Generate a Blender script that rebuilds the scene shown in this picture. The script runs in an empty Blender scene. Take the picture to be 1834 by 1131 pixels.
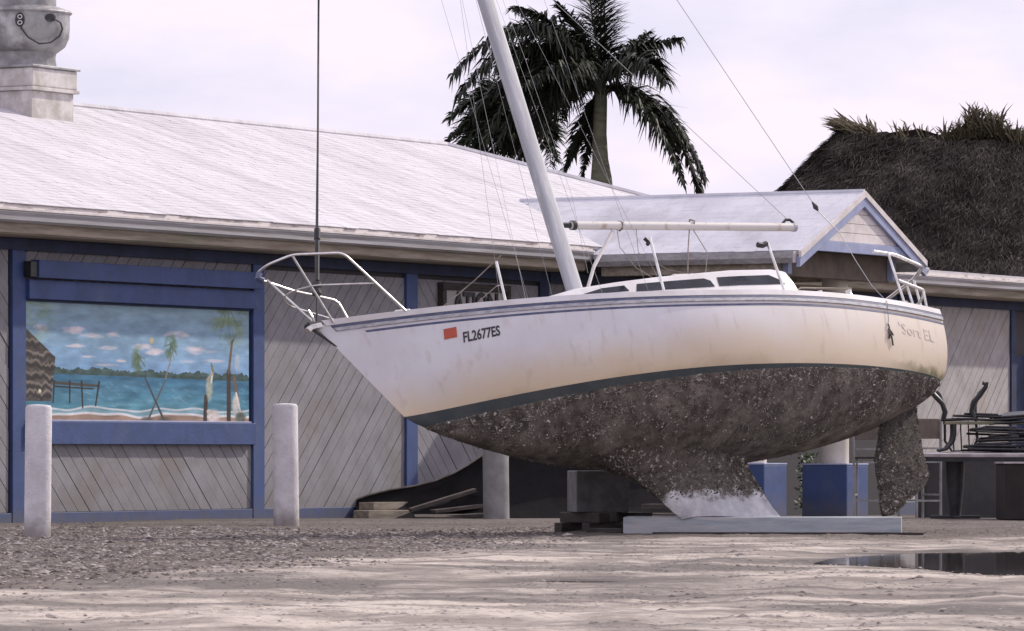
import bpy, bmesh, math, random
import numpy as np
from mathutils import Vector, Matrix, Euler, noise
random.seed(7)
R = math.radians
S = bpy.context.scene
COL = S.collection

# ------------------------------------------------------------ camera
F, CH = 9000.0, 0.85            # focal length in photo pixels, eye height
HOR, CX = 810.0, 917.0          # horizon row and centre column in the photograph
cd = bpy.data.cameras.new("camera"); cam = bpy.data.objects.new("camera", cd); COL.objects.link(cam)
cd.sensor_width = 36; cd.lens = F / 1834 * 36; cd.clip_start = .5; cd.clip_end = 5000
cam.location = (0, 0, CH); cam.rotation_euler = (R(90), 0, 0)
cd.shift_y = (HOR - 565.5) / 1834
S.camera = cam

# ------------------------------------------------------------ light
SUN_AZ, SUN_EL = 37.0, 37.0     # degrees counter-clockwise from +X, and above the horizon
sv = Vector((math.cos(R(SUN_AZ)) * math.cos(R(SUN_EL)), math.sin(R(SUN_AZ)) * math.cos(R(SUN_EL)), math.sin(R(SUN_EL))))
sd = bpy.data.lights.new("sun", 'SUN'); sd.energy = 3.4; sd.angle = R(1.0); sd.color = (1, .92, .82)
so = bpy.data.objects.new("sun", sd); COL.objects.link(so); so.rotation_euler = (-sv).to_track_quat('-Z', 'Y').to_euler()
W = bpy.data.worlds.new("World"); S.world = W; W.use_nodes = True
nt = W.node_tree; nt.nodes.clear()
def nd(t, **k):
    n = nt.nodes.new(t)
    for a, b in k.items(): setattr(n, a, b)
    return n
out = nd('ShaderNodeOutputWorld'); bg = nd('ShaderNodeBackground'); bg.inputs['Strength'].default_value = .1
sky = nd('ShaderNodeTexSky', sky_type='NISHITA', sun_disc=False)
sky.sun_elevation = R(SUN_EL); sky.sun_rotation = R(90 - SUN_AZ); sky.air_density = 1.2; sky.dust_density = 2
tc = nd('ShaderNodeTexCoord'); mp = nd('ShaderNodeMapping'); mp.inputs['Scale'].default_value = (14, 14, 38)
n1 = nd('ShaderNodeTexNoise'); n1.inputs['Scale'].default_value = 1.0; n1.inputs['Detail'].default_value = 5; n1.inputs['Roughness'].default_value = .55
r1 = nd('ShaderNodeValToRGB')
r1.color_ramp.elements[0].position = .36; r1.color_ramp.elements[0].color = (8.5, 8.2, 10.2, 1)
r1.color_ramp.elements[1].position = .62; r1.color_ramp.elements[1].color = (10.8, 9.7, 11.2, 1)
mx = nd('ShaderNodeMix', data_type='RGBA'); mx.inputs[0].default_value = .88
L = nt.links.new
L(tc.outputs['Generated'], mp.inputs[0]); L(mp.outputs[0], n1.inputs['Vector']); L(n1.outputs[0], r1.inputs[0])
L(sky.outputs[0], mx.inputs[6]); L(r1.outputs[0], mx.inputs[7]); L(mx.outputs[2], bg.inputs[0]); L(bg.outputs[0], out.inputs[0])
S.view_settings.view_transform = 'Standard'; S.view_settings.look = 'None'
S.view_settings.exposure = 0; S.view_settings.gamma = 1; S.view_settings.use_curve_mapping = False

# ------------------------------------------------------------ materials
def mat(name, a, b=None, scale=3, rough=.7, bump=0, bscale=40, metal=0, stretch=(1, 1, 1), lo=.35, hi=.65, detail=6, c=None, cscale=.6, clo=.5, chi=.7, spec=.5, coat=0):
    """base colour a mottled with b (and large patches of c), noise bump"""
    m = bpy.data.materials.new(name); m.use_nodes = True; t = m.node_tree; p = t.nodes['Principled BSDF']
    p.inputs['Roughness'].default_value = rough; p.inputs['Metallic'].default_value = metal
    p.inputs['Specular IOR Level'].default_value = spec; p.inputs['Coat Weight'].default_value = coat
    p.inputs['Base Color'].default_value = (*a, 1)
    co = t.nodes.new('ShaderNodeTexCoord'); mpn = t.nodes.new('ShaderNodeMapping'); mpn.inputs['Scale'].default_value = stretch
    t.links.new(co.outputs['Object'], mpn.inputs[0]); src = mpn.outputs[0]; colr = None
    def nz(sc, lo_, hi_, det=detail):
        n = t.nodes.new('ShaderNodeTexNoise'); n.inputs['Scale'].default_value = sc; n.inputs['Detail'].default_value = det; n.inputs['Roughness'].default_value = .65
        t.links.new(src, n.inputs['Vector'])
        r = t.nodes.new('ShaderNodeMapRange'); r.inputs[1].default_value = lo_; r.inputs[2].default_value = hi_; r.interpolation_type = 'SMOOTHSTEP'
        t.links.new(n.outputs[0], r.inputs[0]); return r.outputs[0]
    def mixc(fac, c1, c2):
        x = t.nodes.new('ShaderNodeMix'); x.data_type = 'RGBA'; t.links.new(fac, x.inputs[0])
        for i, cc in ((6, c1), (7, c2)):
            if isinstance(cc, tuple): x.inputs[i].default_value = (*cc, 1)
            else: t.links.new(cc, x.inputs[i])
        return x.outputs[2]
    cur = a
    if b: cur = mixc(nz(scale, lo, hi), cur, b)
    if c: cur = mixc(nz(cscale, clo, chi), cur, c)
    if not isinstance(cur, tuple): t.links.new(cur, p.inputs['Base Color'])
    if bump:
        n = t.nodes.new('ShaderNodeTexNoise'); n.inputs['Scale'].default_value = bscale; n.inputs['Detail'].default_value = 6
        t.links.new(src, n.inputs['Vector'])
        bn = t.nodes.new('ShaderNodeBump'); bn.inputs['Strength'].default_value = 1; bn.inputs['Distance'].default_value = bump
        t.links.new(n.outputs[0], bn.inputs['Height']); t.links.new(bn.outputs[0], p.inputs['Normal'])
    m['nodes'] = 1
    return m
M = {}
M['board'] = mat('siding paint', (.275, .27, .287), (.22, .215, .228), 2.2, .75, .005, 50, c=(.215, .195, .185), cscale=.9)
M['boardwing'] = mat('siding paint brightened for sun', (.43, .41, .4), (.34, .32, .31), 2.5, .75, .004, 60, c=(.36, .32, .28), cscale=.9)  # wing siding brightened to hold sunlight in the colour; the sign board shares it
M['boardlt'] = mat('gable siding paint', (.76, .71, .7), (.62, .57, .56), 4, .7, .004, 60)
M['backing'] = mat('dark joint', (.035, .032, .035), None)
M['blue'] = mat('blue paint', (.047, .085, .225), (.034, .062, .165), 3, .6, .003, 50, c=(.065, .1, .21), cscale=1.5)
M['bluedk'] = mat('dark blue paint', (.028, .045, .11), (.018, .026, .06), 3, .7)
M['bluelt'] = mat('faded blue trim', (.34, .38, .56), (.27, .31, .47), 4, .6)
M['gutter'] = mat('gutter aluminium', (.5, .5, .52), (.36, .35, .36), 1.2, .45, .002, 30, stretch=(.6, 6, 14), c=(.33, .31, .27), cscale=1)
M['drip'] = mat('stained drip edge', (.72, .67, .66), (.42, .36, .29), 3.2, .7, stretch=(1, 6, 6), lo=.5, hi=.66, c=(.22, .24, .15), cscale=2.4, clo=.62, chi=.7)
M['soffit'] = mat('weathered soffit', (.42, .36, .29), (.25, .21, .16), 2, .8, stretch=(.5, 5, 8), c=(.2, .22, .14), cscale=.8)
M['brown'] = mat('brown beam', (.18, .15, .12), (.12, .1, .08), 3, .8, .003, 30)
M['white'] = mat('white trim', (.74, .7, .69), (.6, .55, .53), 4, .6)
M['column'] = mat('column paint', (.62, .57, .5), (.5, .46, .4), 2, .6)
M['concrete'] = mat('bollard paint', (.68, .67, .69), (.54, .52, .53), 4, .7, .006, 45, c=(.34, .31, .28), cscale=2.2, clo=.6, chi=.72)
M['concreteshade'] = mat('bollard paint in shade tone', (.27, .265, .26), (.2, .195, .19), 5, .8, .004, 60)  # bollard colour darkened to hold the shade under the hull
M['grey'] = mat('grey block', (.17, .17, .17), (.11, .11, .11), 5, .9, .006, 40)
M['greydk'] = mat('dark planter', (.06, .058, .058), (.04, .04, .04), 3, .8)
M['wood'] = mat('pale timber', (.36, .31, .25), (.2, .17, .13), 3, .8, .004, 40, stretch=(1, 8, 8))
M['beam'] = mat('painted timber', (.42, .46, .49), (.31, .35, .38), 2.2, .7, .004, 30, stretch=(1, 6, 10), c=(.5, .47, .45), cscale=1)
M['wooddk'] = mat('wet timber', (.06, .05, .045), (.03, .026, .024), 4, .8, .004, 40, stretch=(1, 8, 8))
M['frame'] = mat('chair frame', (.3, .3, .3), (.2, .19, .18), 8, .5)
M['debris'] = mat('debris board', (.11, .092, .078), (.05, .042, .037), 3, .9, .004, 40, stretch=(1, 8, 8))
M['tarp'] = mat('dark tarpaulin', (.007, .007, .008), (.014, .013, .013), 2, .9, .01, 6, spec=.15)
M['hem'] = mat('tarp hem', (.3, .27, .22), (.2, .18, .15), 8)
M['steel'] = mat('stainless tube', (.8, .79, .78), (.6, .58, .55), 9, .28, metal=1)
M['alu'] = mat('mast aluminium', (.43, .44, .47), (.35, .36, .39), 2, .5, stretch=(6, 6, .6), c=(.56, .56, .58), cscale=3)
M['boom'] = mat('boom paint', (.62, .6, .57), (.42, .34, .27), 6, .5, lo=.55, hi=.72)
M['wire'] = mat('rigging wire', (.3, .3, .31), None, rough=.45, metal=.6)
M['black'] = mat('black metal', (.013, .013, .015), (.03, .03, .032), 9, .45)
M['furl'] = mat('furler black', (.02, .02, .022), (.05, .05, .05), 9, .5)
M['rope'] = mat('dirty rope', (.3, .26, .22), (.18, .15, .13), 20, .9)
M['gel'] = mat('deck gelcoat', (.72, .71, .72), (.6, .58, .57), 2, .35, c=(.55, .5, .44), cscale=1.5, clo=.6, chi=.8)
M['window'] = mat('smoked window', (.012, .013, .018), (.025, .03, .04), 3, .12)
M['stripe'] = mat('blue stripe', (.05, .07, .16), (.11, .12, .19), 8, .5)
M['rail'] = mat('rub rail', (.5, .5, .53), (.3, .3, .33), 12, .6, stretch=(1, 1, 4))
M['boot'] = mat('boot stripe', (.022, .032, .036), (.04, .048, .048), 3, .6, .004, 50)
M['red'] = mat('orange decal', (.52, .09, .04), (.42, .08, .05), 20, .5)
M['ink'] = mat('black lettering', (.012, .012, .014), (.05, .05, .055), 30, .5)
M['faded'] = mat('faded lettering', (.68, .6, .53), (.42, .38, .36), 11, .6, lo=.5, hi=.64)
M['roofw'] = mat('white painted shingle', (.61, .595, .625), (.505, .49, .512), 1.7, .85, .006, 9, stretch=(2.6, .5, .5), lo=.36, hi=.7, c=(.42, .4, .41), cscale=.55, clo=.45, chi=.78)
M['roofp'] = mat('porch shingle', (.64, .645, .69), (.53, .535, .58), 1.4, .85, .003, 30, c=(.46, .46, .5), cscale=.8)
M['fan'] = mat('galvanised fan', (.36, .36, .36), (.22, .21, .21), 3, .45, metal=.35, c=(.5, .5, .5), cscale=2)
M['curb'] = mat('curb paint', (.66, .63, .61), (.42, .39, .36), 3, .7, c=(.3, .27, .24), cscale=2, clo=.6, chi=.75)
M['slab'] = mat('khaki board', (.22, .2, .13), (.14, .13, .09), 4, .7)
M['ttop'] = mat('table laminate', (.44, .4, .4), (.3, .27, .26), 4, .4)
M['crate'] = mat('dark box', (.026, .02, .018), (.015, .012, .011), 4, .8)
M['trunk'] = mat('palm trunk', (.16, .165, .11), (.10, .105, .068), 3, .85, .01, 15, stretch=(1, 1, 4))
M['frond'] = mat('palm frond', (.03, .037, .02), (.014, .017, .011), 1.4, .6, spec=.3)
M['frond2'] = mat('green frond', (.032, .043, .02), (.02, .028, .014), 3, .65, spec=.25)
M['thatch'] = mat('old thatch', (.076, .066, .057), (.034, .029, .026), 1.3, .95, c=(.125, .11, .094), cscale=.8, spec=.1)
M['tuft'] = mat('ridge thatch', (.11, .09, .05), (.06, .052, .03), 4, .9)
M['leaf'] = mat('shrub leaf', (.06, .1, .035), (.035, .06, .02), 8, .5)
M['litter'] = mat('litter', (.19, .168, .152), (.09, .078, .07), 1.7, .9, spec=.1)
M['chip'] = mat('pale chip', (.42, .38, .35), (.26, .23, .21), 3, .9, spec=.1)
M['clod'] = mat('sandy clod', (.4, .36, .335), (.2, .18, .168), 2.6, .95, c=(.11, .1, .093), cscale=.8, clo=.5, chi=.6)
M['pebble'] = mat('pebble', (.5, .46, .42), (.3, .27, .25), 1.2, .85, spec=.1)

# hull: stains live in the boat's own frame (fixed to the gelcoat)
def hull_mats():
    m = mat('topside gelcoat', (.7, .7, .73), (.64, .63, .66), 1.6, .32)
    t = m.node_tree; p = t.nodes['Principled BSDF']; old = p.inputs['Base Color'].links[0].from_socket
    co = t.nodes.new('ShaderNodeTexCoord'); sp = t.nodes.new('ShaderNodeSeparateXYZ'); t.links.new(co.outputs['Object'], sp.inputs[0])
    n = t.nodes.new('ShaderNodeTexNoise'); n.inputs['Scale'].default_value = 1.3; n.inputs['Detail'].default_value = 7; n.inputs['Roughness'].default_value = .6
    mpn = t.nodes.new('ShaderNodeMapping'); mpn.inputs['Scale'].default_value = (1, 1, 1.2)
    t.links.new(co.outputs['Object'], mpn.inputs[0]); t.links.new(mpn.outputs[0], n.inputs['Vector'])
    def math_(op, a, b):
        q = t.nodes.new('ShaderNodeMath'); q.operation = op
        for i, v in enumerate((a, b)):
            if isinstance(v, (int, float)): q.inputs[i].default_value = v
            else: t.links.new(v, q.inputs[i])
        return q.outputs[0]
    def ramp(v, lo, hi):
        r = t.nodes.new('ShaderNodeMapRange'); r.inputs[1].default_value = lo; r.inputs[2].default_value = hi; r.interpolation_type = 'SMOOTHSTEP'
        t.links.new(v, r.inputs[0]); return r.outputs[0]
    def mixc(fac, c1, c2):
        x = t.nodes.new('ShaderNodeMix'); x.data_type = 'RGBA'; t.links.new(fac, x.inputs[0])
        t.links.new(c1, x.inputs[6]); x.inputs[7].default_value = (*c2, 1); return x.outputs[2]
    # tan scum line: low on the side, higher towards the stern
    h = math_('ADD', sp.outputs[2], math_('MULTIPLY', n.outputs[0], .42)); h = math_('ADD', h, math_('MULTIPLY', sp.outputs[0], .012))
    c1 = mixc(math_('MULTIPLY', ramp(h, .78, .26), .9), old, (.62, .49, .32))
    c2 = mixc(math_('MULTIPLY', ramp(h, .34, .18), .65), c1, (.38, .28, .16))
    # warmer cream tint over the after third
    c3 = mixc(math_('MULTIPLY', ramp(sp.outputs[0], 4.4, .2), .7), c2, (.76, .65, .50))
    # algae patch at the stern waterline
    n2 = t.nodes.new('ShaderNodeTexNoise'); n2.inputs['Scale'].default_value = 9; n2.inputs['Detail'].default_value = 5; t.links.new(co.outputs['Object'], n2.inputs['Vector'])
    g = math_('MULTIPLY', ramp(sp.outputs[0], 1.3, .35), ramp(math_('ADD', sp.outputs[2], math_('MULTIPLY', n2.outputs[0], .2)), .2, .1))
    c4 = mixc(math_('MULTIPLY', g, .85), c3, (.13, .13, .05))
    # scuffs and drips
    n3 = t.nodes.new('ShaderNodeTexNoise'); n3.inputs['Scale'].default_value = 5; n3.inputs['Detail'].default_value = 8
    mp3 = t.nodes.new('ShaderNodeMapping'); mp3.inputs['Scale'].default_value = (2.2, 2.2, .45); t.links.new(co.outputs['Object'], mp3.inputs[0]); t.links.new(mp3.outputs[0], n3.inputs['Vector'])
    c5 = mixc(math_('MULTIPLY', ramp(n3.outputs[0], .55, .74), .36), c4, (.46, .39, .32))
    t.links.new(c5, p.inputs['Base Color'])
    M['topside'] = m
    b = mat('fouled bottom', (.135, .118, .10), (.052, .043, .036), 8, .95, .012, 26, c=(.21, .188, .16), cscale=2.2, clo=.47, chi=.66)
    M['bottom'] = b
    M['worm'] = mat('worm tubes', (.46, .43, .38), (.14, .13, .115), 5, .9)
    M['barn'] = mat('barnacles', (.07, .059, .049), (.18, .16, .136), 7, .95, lo=.36, hi=.62, c=(.5, .47, .43), cscale=21, clo=.555, chi=.6)
    k = mat('scraped keel', (.62, .61, .62), (.42, .42, .44), 5, .7, .004, 40)
    t = k.node_tree; p = t.nodes['Principled BSDF']; old = p.inputs['Base Color'].links[0].from_socket
    co = t.nodes.new('ShaderNodeTexCoord'); sp = t.nodes.new('ShaderNodeSeparateXYZ'); t.links.new(co.outputs['Object'], sp.inputs[0])
    n = t.nodes.new('ShaderNodeTexNoise'); n.inputs['Scale'].default_value = 5; n.inputs['Detail'].default_value = 8; n.inputs['Roughness'].default_value = .7; t.links.new(co.outputs['Object'], n.inputs['Vector'])
    a1 = t.nodes.new('ShaderNodeMath'); a1.operation = 'MULTIPLY_ADD'; t.links.new(n.outputs[0], a1.inputs[0]); a1.inputs[1].default_value = .55; t.links.new(sp.outputs[2], a1.inputs[2])
    a2 = t.nodes.new('ShaderNodeMapRange'); a2.inputs[1].default_value = -.83; a2.inputs[2].default_value = -.76; t.links.new(a1.outputs[0], a2.inputs[0])
    x = t.nodes.new('ShaderNodeMix'); x.data_type = 'RGBA'; t.links.new(a2.outputs[0], x.inputs[0]); t.links.new(old, x.inputs[6]); x.inputs[7].default_value = (.10, .085, .07, 1)
    t.links.new(x.outputs[2], p.inputs['Base Color']); M['keel'] = k
hull_mats()
def splash(m, z0, z1, col, amt=.75):
    t = m.node_tree; p = t.nodes['Principled BSDF']; old = p.inputs['Base Color'].links[0].from_socket
    co = t.nodes.new('ShaderNodeTexCoord'); sp = t.nodes.new('ShaderNodeSeparateXYZ'); t.links.new(co.outputs['Object'], sp.inputs[0])
    n = t.nodes.new('ShaderNodeTexNoise'); n.inputs['Scale'].default_value = 7; n.inputs['Detail'].default_value = 7; t.links.new(co.outputs['Object'], n.inputs['Vector'])
    a = t.nodes.new('ShaderNodeMath'); a.operation = 'MULTIPLY_ADD'; t.links.new(n.outputs[0], a.inputs[0]); a.inputs[1].default_value = -(z1 - z0) * 1.4; t.links.new(sp.outputs[2], a.inputs[2])
    r = t.nodes.new('ShaderNodeMapRange'); r.inputs[1].default_value = z1 - (z1 - z0) * .7; r.inputs[2].default_value = z0 - (z1 - z0) * .7; t.links.new(a.outputs[0], r.inputs[0])
    k = t.nodes.new('ShaderNodeMath'); k.operation = 'MULTIPLY'; t.links.new(r.outputs[0], k.inputs[0]); k.inputs[1].default_value = amt
    x = t.nodes.new('ShaderNodeMix'); x.data_type = 'RGBA'; t.links.new(k.outputs[0], x.inputs[0]); t.links.new(old, x.inputs[6]); x.inputs[7].default_value = (*col, 1); t.links.new(x.outputs[2], p.inputs['Base Color'])
splash(M['concrete'], 0, .3, (.2, .17, .15)); splash(M['board'], .05, .5, (.17, .155, .15), .5); splash(M['blue'], -.05, .3, (.1, .1, .12))

# ------------------------------------------------------------ builders
class MB:
    def __init__(s): s.v = []; s.f = []
    def add(s, vs, fs):
        o = len(s.v); s.v += [tuple(v) for v in vs]; s.f += [tuple(i + o for i in f) for f in fs]; return s
    def box(s, x0, x1, y0, y1, z0, z1, M4=None):
        vs = [Vector((x, y, z)) for z in (z0, z1) for y in (y0, y1) for x in (x0, x1)]
        if M4: vs = [M4 @ v for v in vs]
        return s.add(vs, [(0, 2, 3, 1), (4, 5, 7, 6), (0, 1, 5, 4), (2, 6, 7, 3), (0, 4, 6, 2), (1, 3, 7, 5)])
    def tube(s, pts, r, n=8, r2=None, cap=True):
        pts = [Vector(p) for p in pts]; rings = []; up = None
        for i, p in enumerate(pts):
            t = (pts[min(i + 1, len(pts) - 1)] - pts[max(i - 1, 0)]).normalized()
            if up is None:
                up = Vector((0, 0, 1)) if abs(t.z) < .9 else Vector((1, 0, 0))
            a = t.cross(up)
            if a.length < 1e-4: a = t.orthogonal()
            a.normalize(); b = a.cross(t); up = b
            rr = r if r2 is None else r + (r2 - r) * i / (len(pts) - 1)
            if isinstance(r, (list, tuple)): rr = r[i]
            rings.append([p + a * rr * math.cos(q * 2 * math.pi / n) + b * rr * math.sin(q * 2 * math.pi / n) for q in range(n)])
        vs = [v for g in rings for v in g]; fs = []
        for i in range(len(rings) - 1):
            for q in range(n):
                fs.append((i * n + q, i * n + (q + 1) % n, (i + 1) * n + (q + 1) % n, (i + 1) * n + q))
        if cap: fs += [tuple(range(n - 1, -1, -1)), tuple((len(rings) - 1) * n + q for q in range(n))]
        return s.add(vs, fs)
    def lathe(s, prof, c=(0, 0), n=24):
        vs = [(c[0] + r * math.cos(q * 2 * math.pi / n), c[1] + r * math.sin(q * 2 * math.pi / n), z) for r, z in prof for q in range(n)]
        fs = [(i * n + q, i * n + (q + 1) % n, (i + 1) * n + (q + 1) % n, (i + 1) * n + q) for i in range(len(prof) - 1) for q in range(n)]
        fs += [tuple(range(n - 1, -1, -1)), tuple((len(prof) - 1) * n + q for q in range(n))]
        return s.add(vs, fs)
    def prism(s, poly, d0, d1, fn):
        """poly of 2D points extruded between depths d0 and d1; fn(a, b, d) -> 3D"""
        n = len(poly); vs = [fn(a, b, d0) for a, b in poly] + [fn(a, b, d1) for a, b in poly]
        return s.add(vs, [tuple(range(n - 1, -1, -1)), tuple(range(n, 2 * n))] + [(i, (i + 1) % n, n + (i + 1) % n, n + i) for i in range(n)])
    def obj(s, name, m, parent=None, smooth=False, label=None, bevel=0, kind=None):
        me = bpy.data.meshes.new(name); me.from_pydata(s.v, [], s.f)
        bm = bmesh.new(); bm.from_mesh(me)
        if smooth: bmesh.ops.remove_doubles(bm, verts=bm.verts, dist=1e-5)
        bmesh.ops.recalc_face_normals(bm, faces=bm.faces); bm.to_mesh(me); bm.free()
        o = bpy.data.objects.new(name, me); COL.objects.link(o); me.materials.append(M[m] if isinstance(m, str) else m)
        if smooth:
            me.polygons.foreach_set('use_smooth', [True] * len(me.polygons)); me.set_sharp_from_angle(angle=R(40))
        if parent: o.parent = parent
        if label: o['label'] = label
        if kind: o['kind'] = kind
        if bevel:
            b = o.modifiers.new('bevel', 'BEVEL'); b.width = bevel; b.segments = 2; b.limit_method = 'ANGLE'
        return o
def raw(name, v, f, m, parent=None, kind=None):
    me = bpy.data.meshes.new(name); me.from_pydata(v, [], f); me.update()
    o = bpy.data.objects.new(name, me); COL.objects.link(o); me.materials.append(M[m])
    if parent: o.parent = parent
    if kind: o['kind'] = kind
    return o
def tag(o, label, cat, group=None):
    o['label'] = label; o['category'] = cat
    if group: o['group'] = group
    return o
def thing(name, label, cat, loc=(0, 0, 0), rz=0, group=None):
    o = bpy.data.objects.new(name, None); COL.objects.link(o); o.location = loc; o.rotation_euler = (0, 0, rz); o.empty_display_size = .2
    return tag(o, label, cat, group)
def dup(root, loc, rot, label, group=None):
    r = root.copy(); COL.objects.link(r); r.location = loc; r.rotation_euler = rot; r['label'] = label
    if group: r['group'] = group
    for ch in root.children:
        c = ch.copy(); COL.objects.link(c); c.parent = r
        for g in ch.children:
            d = g.copy(); COL.objects.link(d); d.parent = c
    return r
def wpt(px, py, Y):                      # survey: where a photo point lies at distance Y
    return Vector(((px - CX) / F * Y, Y, CH + (HOR - py) / F * Y))
def gz(Y):                               # the ground falls very slightly towards the building
    return -.010 * max(0, Y - 64)

# ------------------------------------------------------------ ground
PUD = [(2.55, 39.2), (2.75, 40.6), (3.05, 41.6), (3.5, 42.6), (4.1, 43.4), (5.0, 43.8), (6.2, 43.2), (6.9, 41), (6.6, 37.6), (5.4, 35.2), (4.4, 34.6), (3.75, 35.4), (3.3, 36.2), (3.25, 37.4), (2.95, 38.2)]
def inpoly(x, y, P):
    c = False; j = len(P) - 1
    for i in range(len(P)):
        if (P[i][1] > y) != (P[j][1] > y) and x < (P[j][0] - P[i][0]) * (y - P[i][1]) / (P[j][1] - P[i][1]) + P[i][0]: c = not c
        j = i
    return c
def pdist(x, y, P):
    d = 1e9
    for i in range(len(P)):
        ax, ay = P[i - 1]; bx, by = P[i]; k = max(0, min(1, ((x - ax) * (bx - ax) + (y - ay) * (by - ay)) / ((bx - ax) ** 2 + (by - ay) ** 2 + 1e-9)))
        d = min(d, math.hypot(x - ax - k * (bx - ax), y - ay - k * (by - ay)))
    return d if not inpoly(x, y, P) else -d
PUD2 = [(.1, 33.3), (.28, 33.7), (.55, 33.75), (.75, 33.45), (.6, 33.2), (.3, 33.15)]
def rutty(x, y):
    q = x * .9 - y * .18                   # wheel ruts run obliquely across the lot
    return noise.noise((q * 2.2, y * .05, 3.1)) * .02
def gheight(x, y):
    h = noise.noise((x * .35, y * .22, 0)) * .035 + noise.noise((x * 1.6, y * .9, 5)) * .015 + noise.noise((x * 5, y * 3, 9)) * .013 + noise.noise((x * 16, y * 11, 2)) * .006
    if y < 46: h += rutty(x, y)
    fade = max(0, min(1, (68 - y) / 10)) * max(0, min(1, (y - 8) / 6)) * max(0, min(1, (11 - abs(x)) / 3))
    h = h * fade - (1 - fade) * .0
    for P, dep in ((PUD, .05), (PUD2, .025)):
        if abs(x - P[0][0] - 1.5) < 6 and abs(y - P[0][1]) < 9:
            d = pdist(x, y, P)
            if d < 1.2: k = 1 if d < -.1 else max(0, 1 - (d + .1) / 1.3); h = h * (1 - k) - dep * (k if d < 0 else k * .5)
    return h + gz(y)
xs = np.concatenate([[-900, -200, -60, -25, -14], np.linspace(-9, 9, 190), [14, 25, 60, 200, 900]])
ys = np.concatenate([[-900, -200, -50, -10, 4], np.linspace(10, 66, 330), np.linspace(67, 100, 34), [120, 200, 500, 1500, 3000]])
gv = [(x, y, gheight(x, y) if abs(x) <= 9.1 and 9 < y < 101 else gz(min(y, 110))) for y in ys for x in xs]
nx = len(xs); gf = [(j * nx + i, j * nx + i + 1, (j + 1) * nx + i + 1, (j + 1) * nx + i) for j in range(len(ys) - 1) for i in range(nx - 1)]
def ground_mat():
    m = mat('sandy lot', (.52, .465, .41), (.29, .257, .23), .9, .95, .04, 8, stretch=(1, .7, 1), c=(.17, .156, .145), cscale=.3, clo=.47, chi=.62, lo=.42, hi=.6, detail=9, spec=.03)
    t = m.node_tree; p = t.nodes['Principled BSDF']; old = p.inputs['Base Color'].links[0].from_socket
    co = t.nodes.new('ShaderNodeTexCoord'); sp = t.nodes.new('ShaderNodeSeparateXYZ'); t.links.new(co.outputs['Object'], sp.inputs[0])
    n = t.nodes.new('ShaderNodeTexNoise'); n.inputs['Scale'].default_value = .5; n.inputs['Detail'].default_value = 7; n.inputs['Roughness'].default_value = .65; t.links.new(co.outputs['Object'], n.inputs['Vector'])
    def M2(op, a, b):
        q = t.nodes.new('ShaderNodeMath'); q.operation = op
        for i, v in enumerate((a, b)):
            if isinstance(v, (int, float)): q.inputs[i].default_value = v
            else: t.links.new(v, q.inputs[i])
        return q.outputs[0]
    # damp, litter-strewn strip along the building, widest at its left end; also paints contact shade under the boat
    k = M2('ADD', M2('SUBTRACT', sp.outputs[1], M2('MULTIPLY', M2('MINIMUM', sp.outputs[0], .3), 5.4)), M2('MULTIPLY', n.outputs[0], 14))
    r = t.nodes.new('ShaderNodeMapRange'); r.inputs[1].default_value = 51.5; r.inputs[2].default_value = 57; r.interpolation_type = 'SMOOTHSTEP'; t.links.new(k, r.inputs[0])
    x = t.nodes.new('ShaderNodeMix'); x.data_type = 'RGBA'; t.links.new(M2('MULTIPLY', r.outputs[0], .9), x.inputs[0]); t.links.new(old, x.inputs[6]); x.inputs[7].default_value = (.125, .108, .097, 1)
    # oblique tyre streaks, damp and dark
    mp_ = t.nodes.new('ShaderNodeMapping'); mp_.inputs['Rotation'].default_value = (0, 0, R(-72)); mp_.inputs['Scale'].default_value = (.06, 1.5, 1); t.links.new(co.outputs['Object'], mp_.inputs[0])
    n4 = t.nodes.new('ShaderNodeTexNoise'); n4.inputs['Scale'].default_value = 1; n4.inputs['Detail'].default_value = 6; t.links.new(mp_.outputs[0], n4.inputs['Vector'])
    r4 = t.nodes.new('ShaderNodeMapRange'); r4.inputs[1].default_value = .5; r4.inputs[2].default_value = .6; t.links.new(n4.outputs[0], r4.inputs[0])
    x2 = t.nodes.new('ShaderNodeMix'); x2.data_type = 'RGBA'; t.links.new(M2('MULTIPLY', r4.outputs[0], .85), x2.inputs[0]); t.links.new(x.outputs[2], x2.inputs[6]); x2.inputs[7].default_value = (.18, .162, .15, 1)
    # fine grit
    n5 = t.nodes.new('ShaderNodeTexNoise'); n5.inputs['Scale'].default_value = 14; n5.inputs['Detail'].default_value = 4; t.links.new(co.outputs['Object'], n5.inputs['Vector'])
    r5 = t.nodes.new('ShaderNodeMapRange'); r5.inputs[1].default_value = .56; r5.inputs[2].default_value = .7; t.links.new(n5.outputs[0], r5.inputs[0])
    x3 = t.nodes.new('ShaderNodeMix'); x3.data_type = 'RGBA'; t.links.new(M2('MULTIPLY', r5.outputs[0], .55), x3.inputs[0]); t.links.new(x2.outputs[2], x3.inputs[6]); x3.inputs[7].default_value = (.2, .18, .165, 1)
    at_ = t.nodes.new('ShaderNodeAttribute'); at_.attribute_name = 'wet'
    x4 = t.nodes.new('ShaderNodeMix'); x4.data_type = 'RGBA'; t.links.new(M2('MULTIPLY', at_.outputs['Fac'], .85), x4.inputs[0]); t.links.new(x3.outputs[2], x4.inputs[6]); x4.inputs[7].default_value = (.075, .066, .06, 1)
    t.links.new(x4.outputs[2], p.inputs['Base Color'])
    t.links.new(M2('SUBTRACT', .95, M2('MULTIPLY', at_.outputs['Fac'], .45)), p.inputs['Roughness'])
    return m
M['ground'] = ground_mat()
g = raw('ground', gv, gf, 'ground', kind='structure'); g.data.polygons.foreach_set('use_smooth', [True] * len(g.data.polygons))
wa = g.data.attributes.new('wet', 'FLOAT', 'POINT'); wv = []
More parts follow.
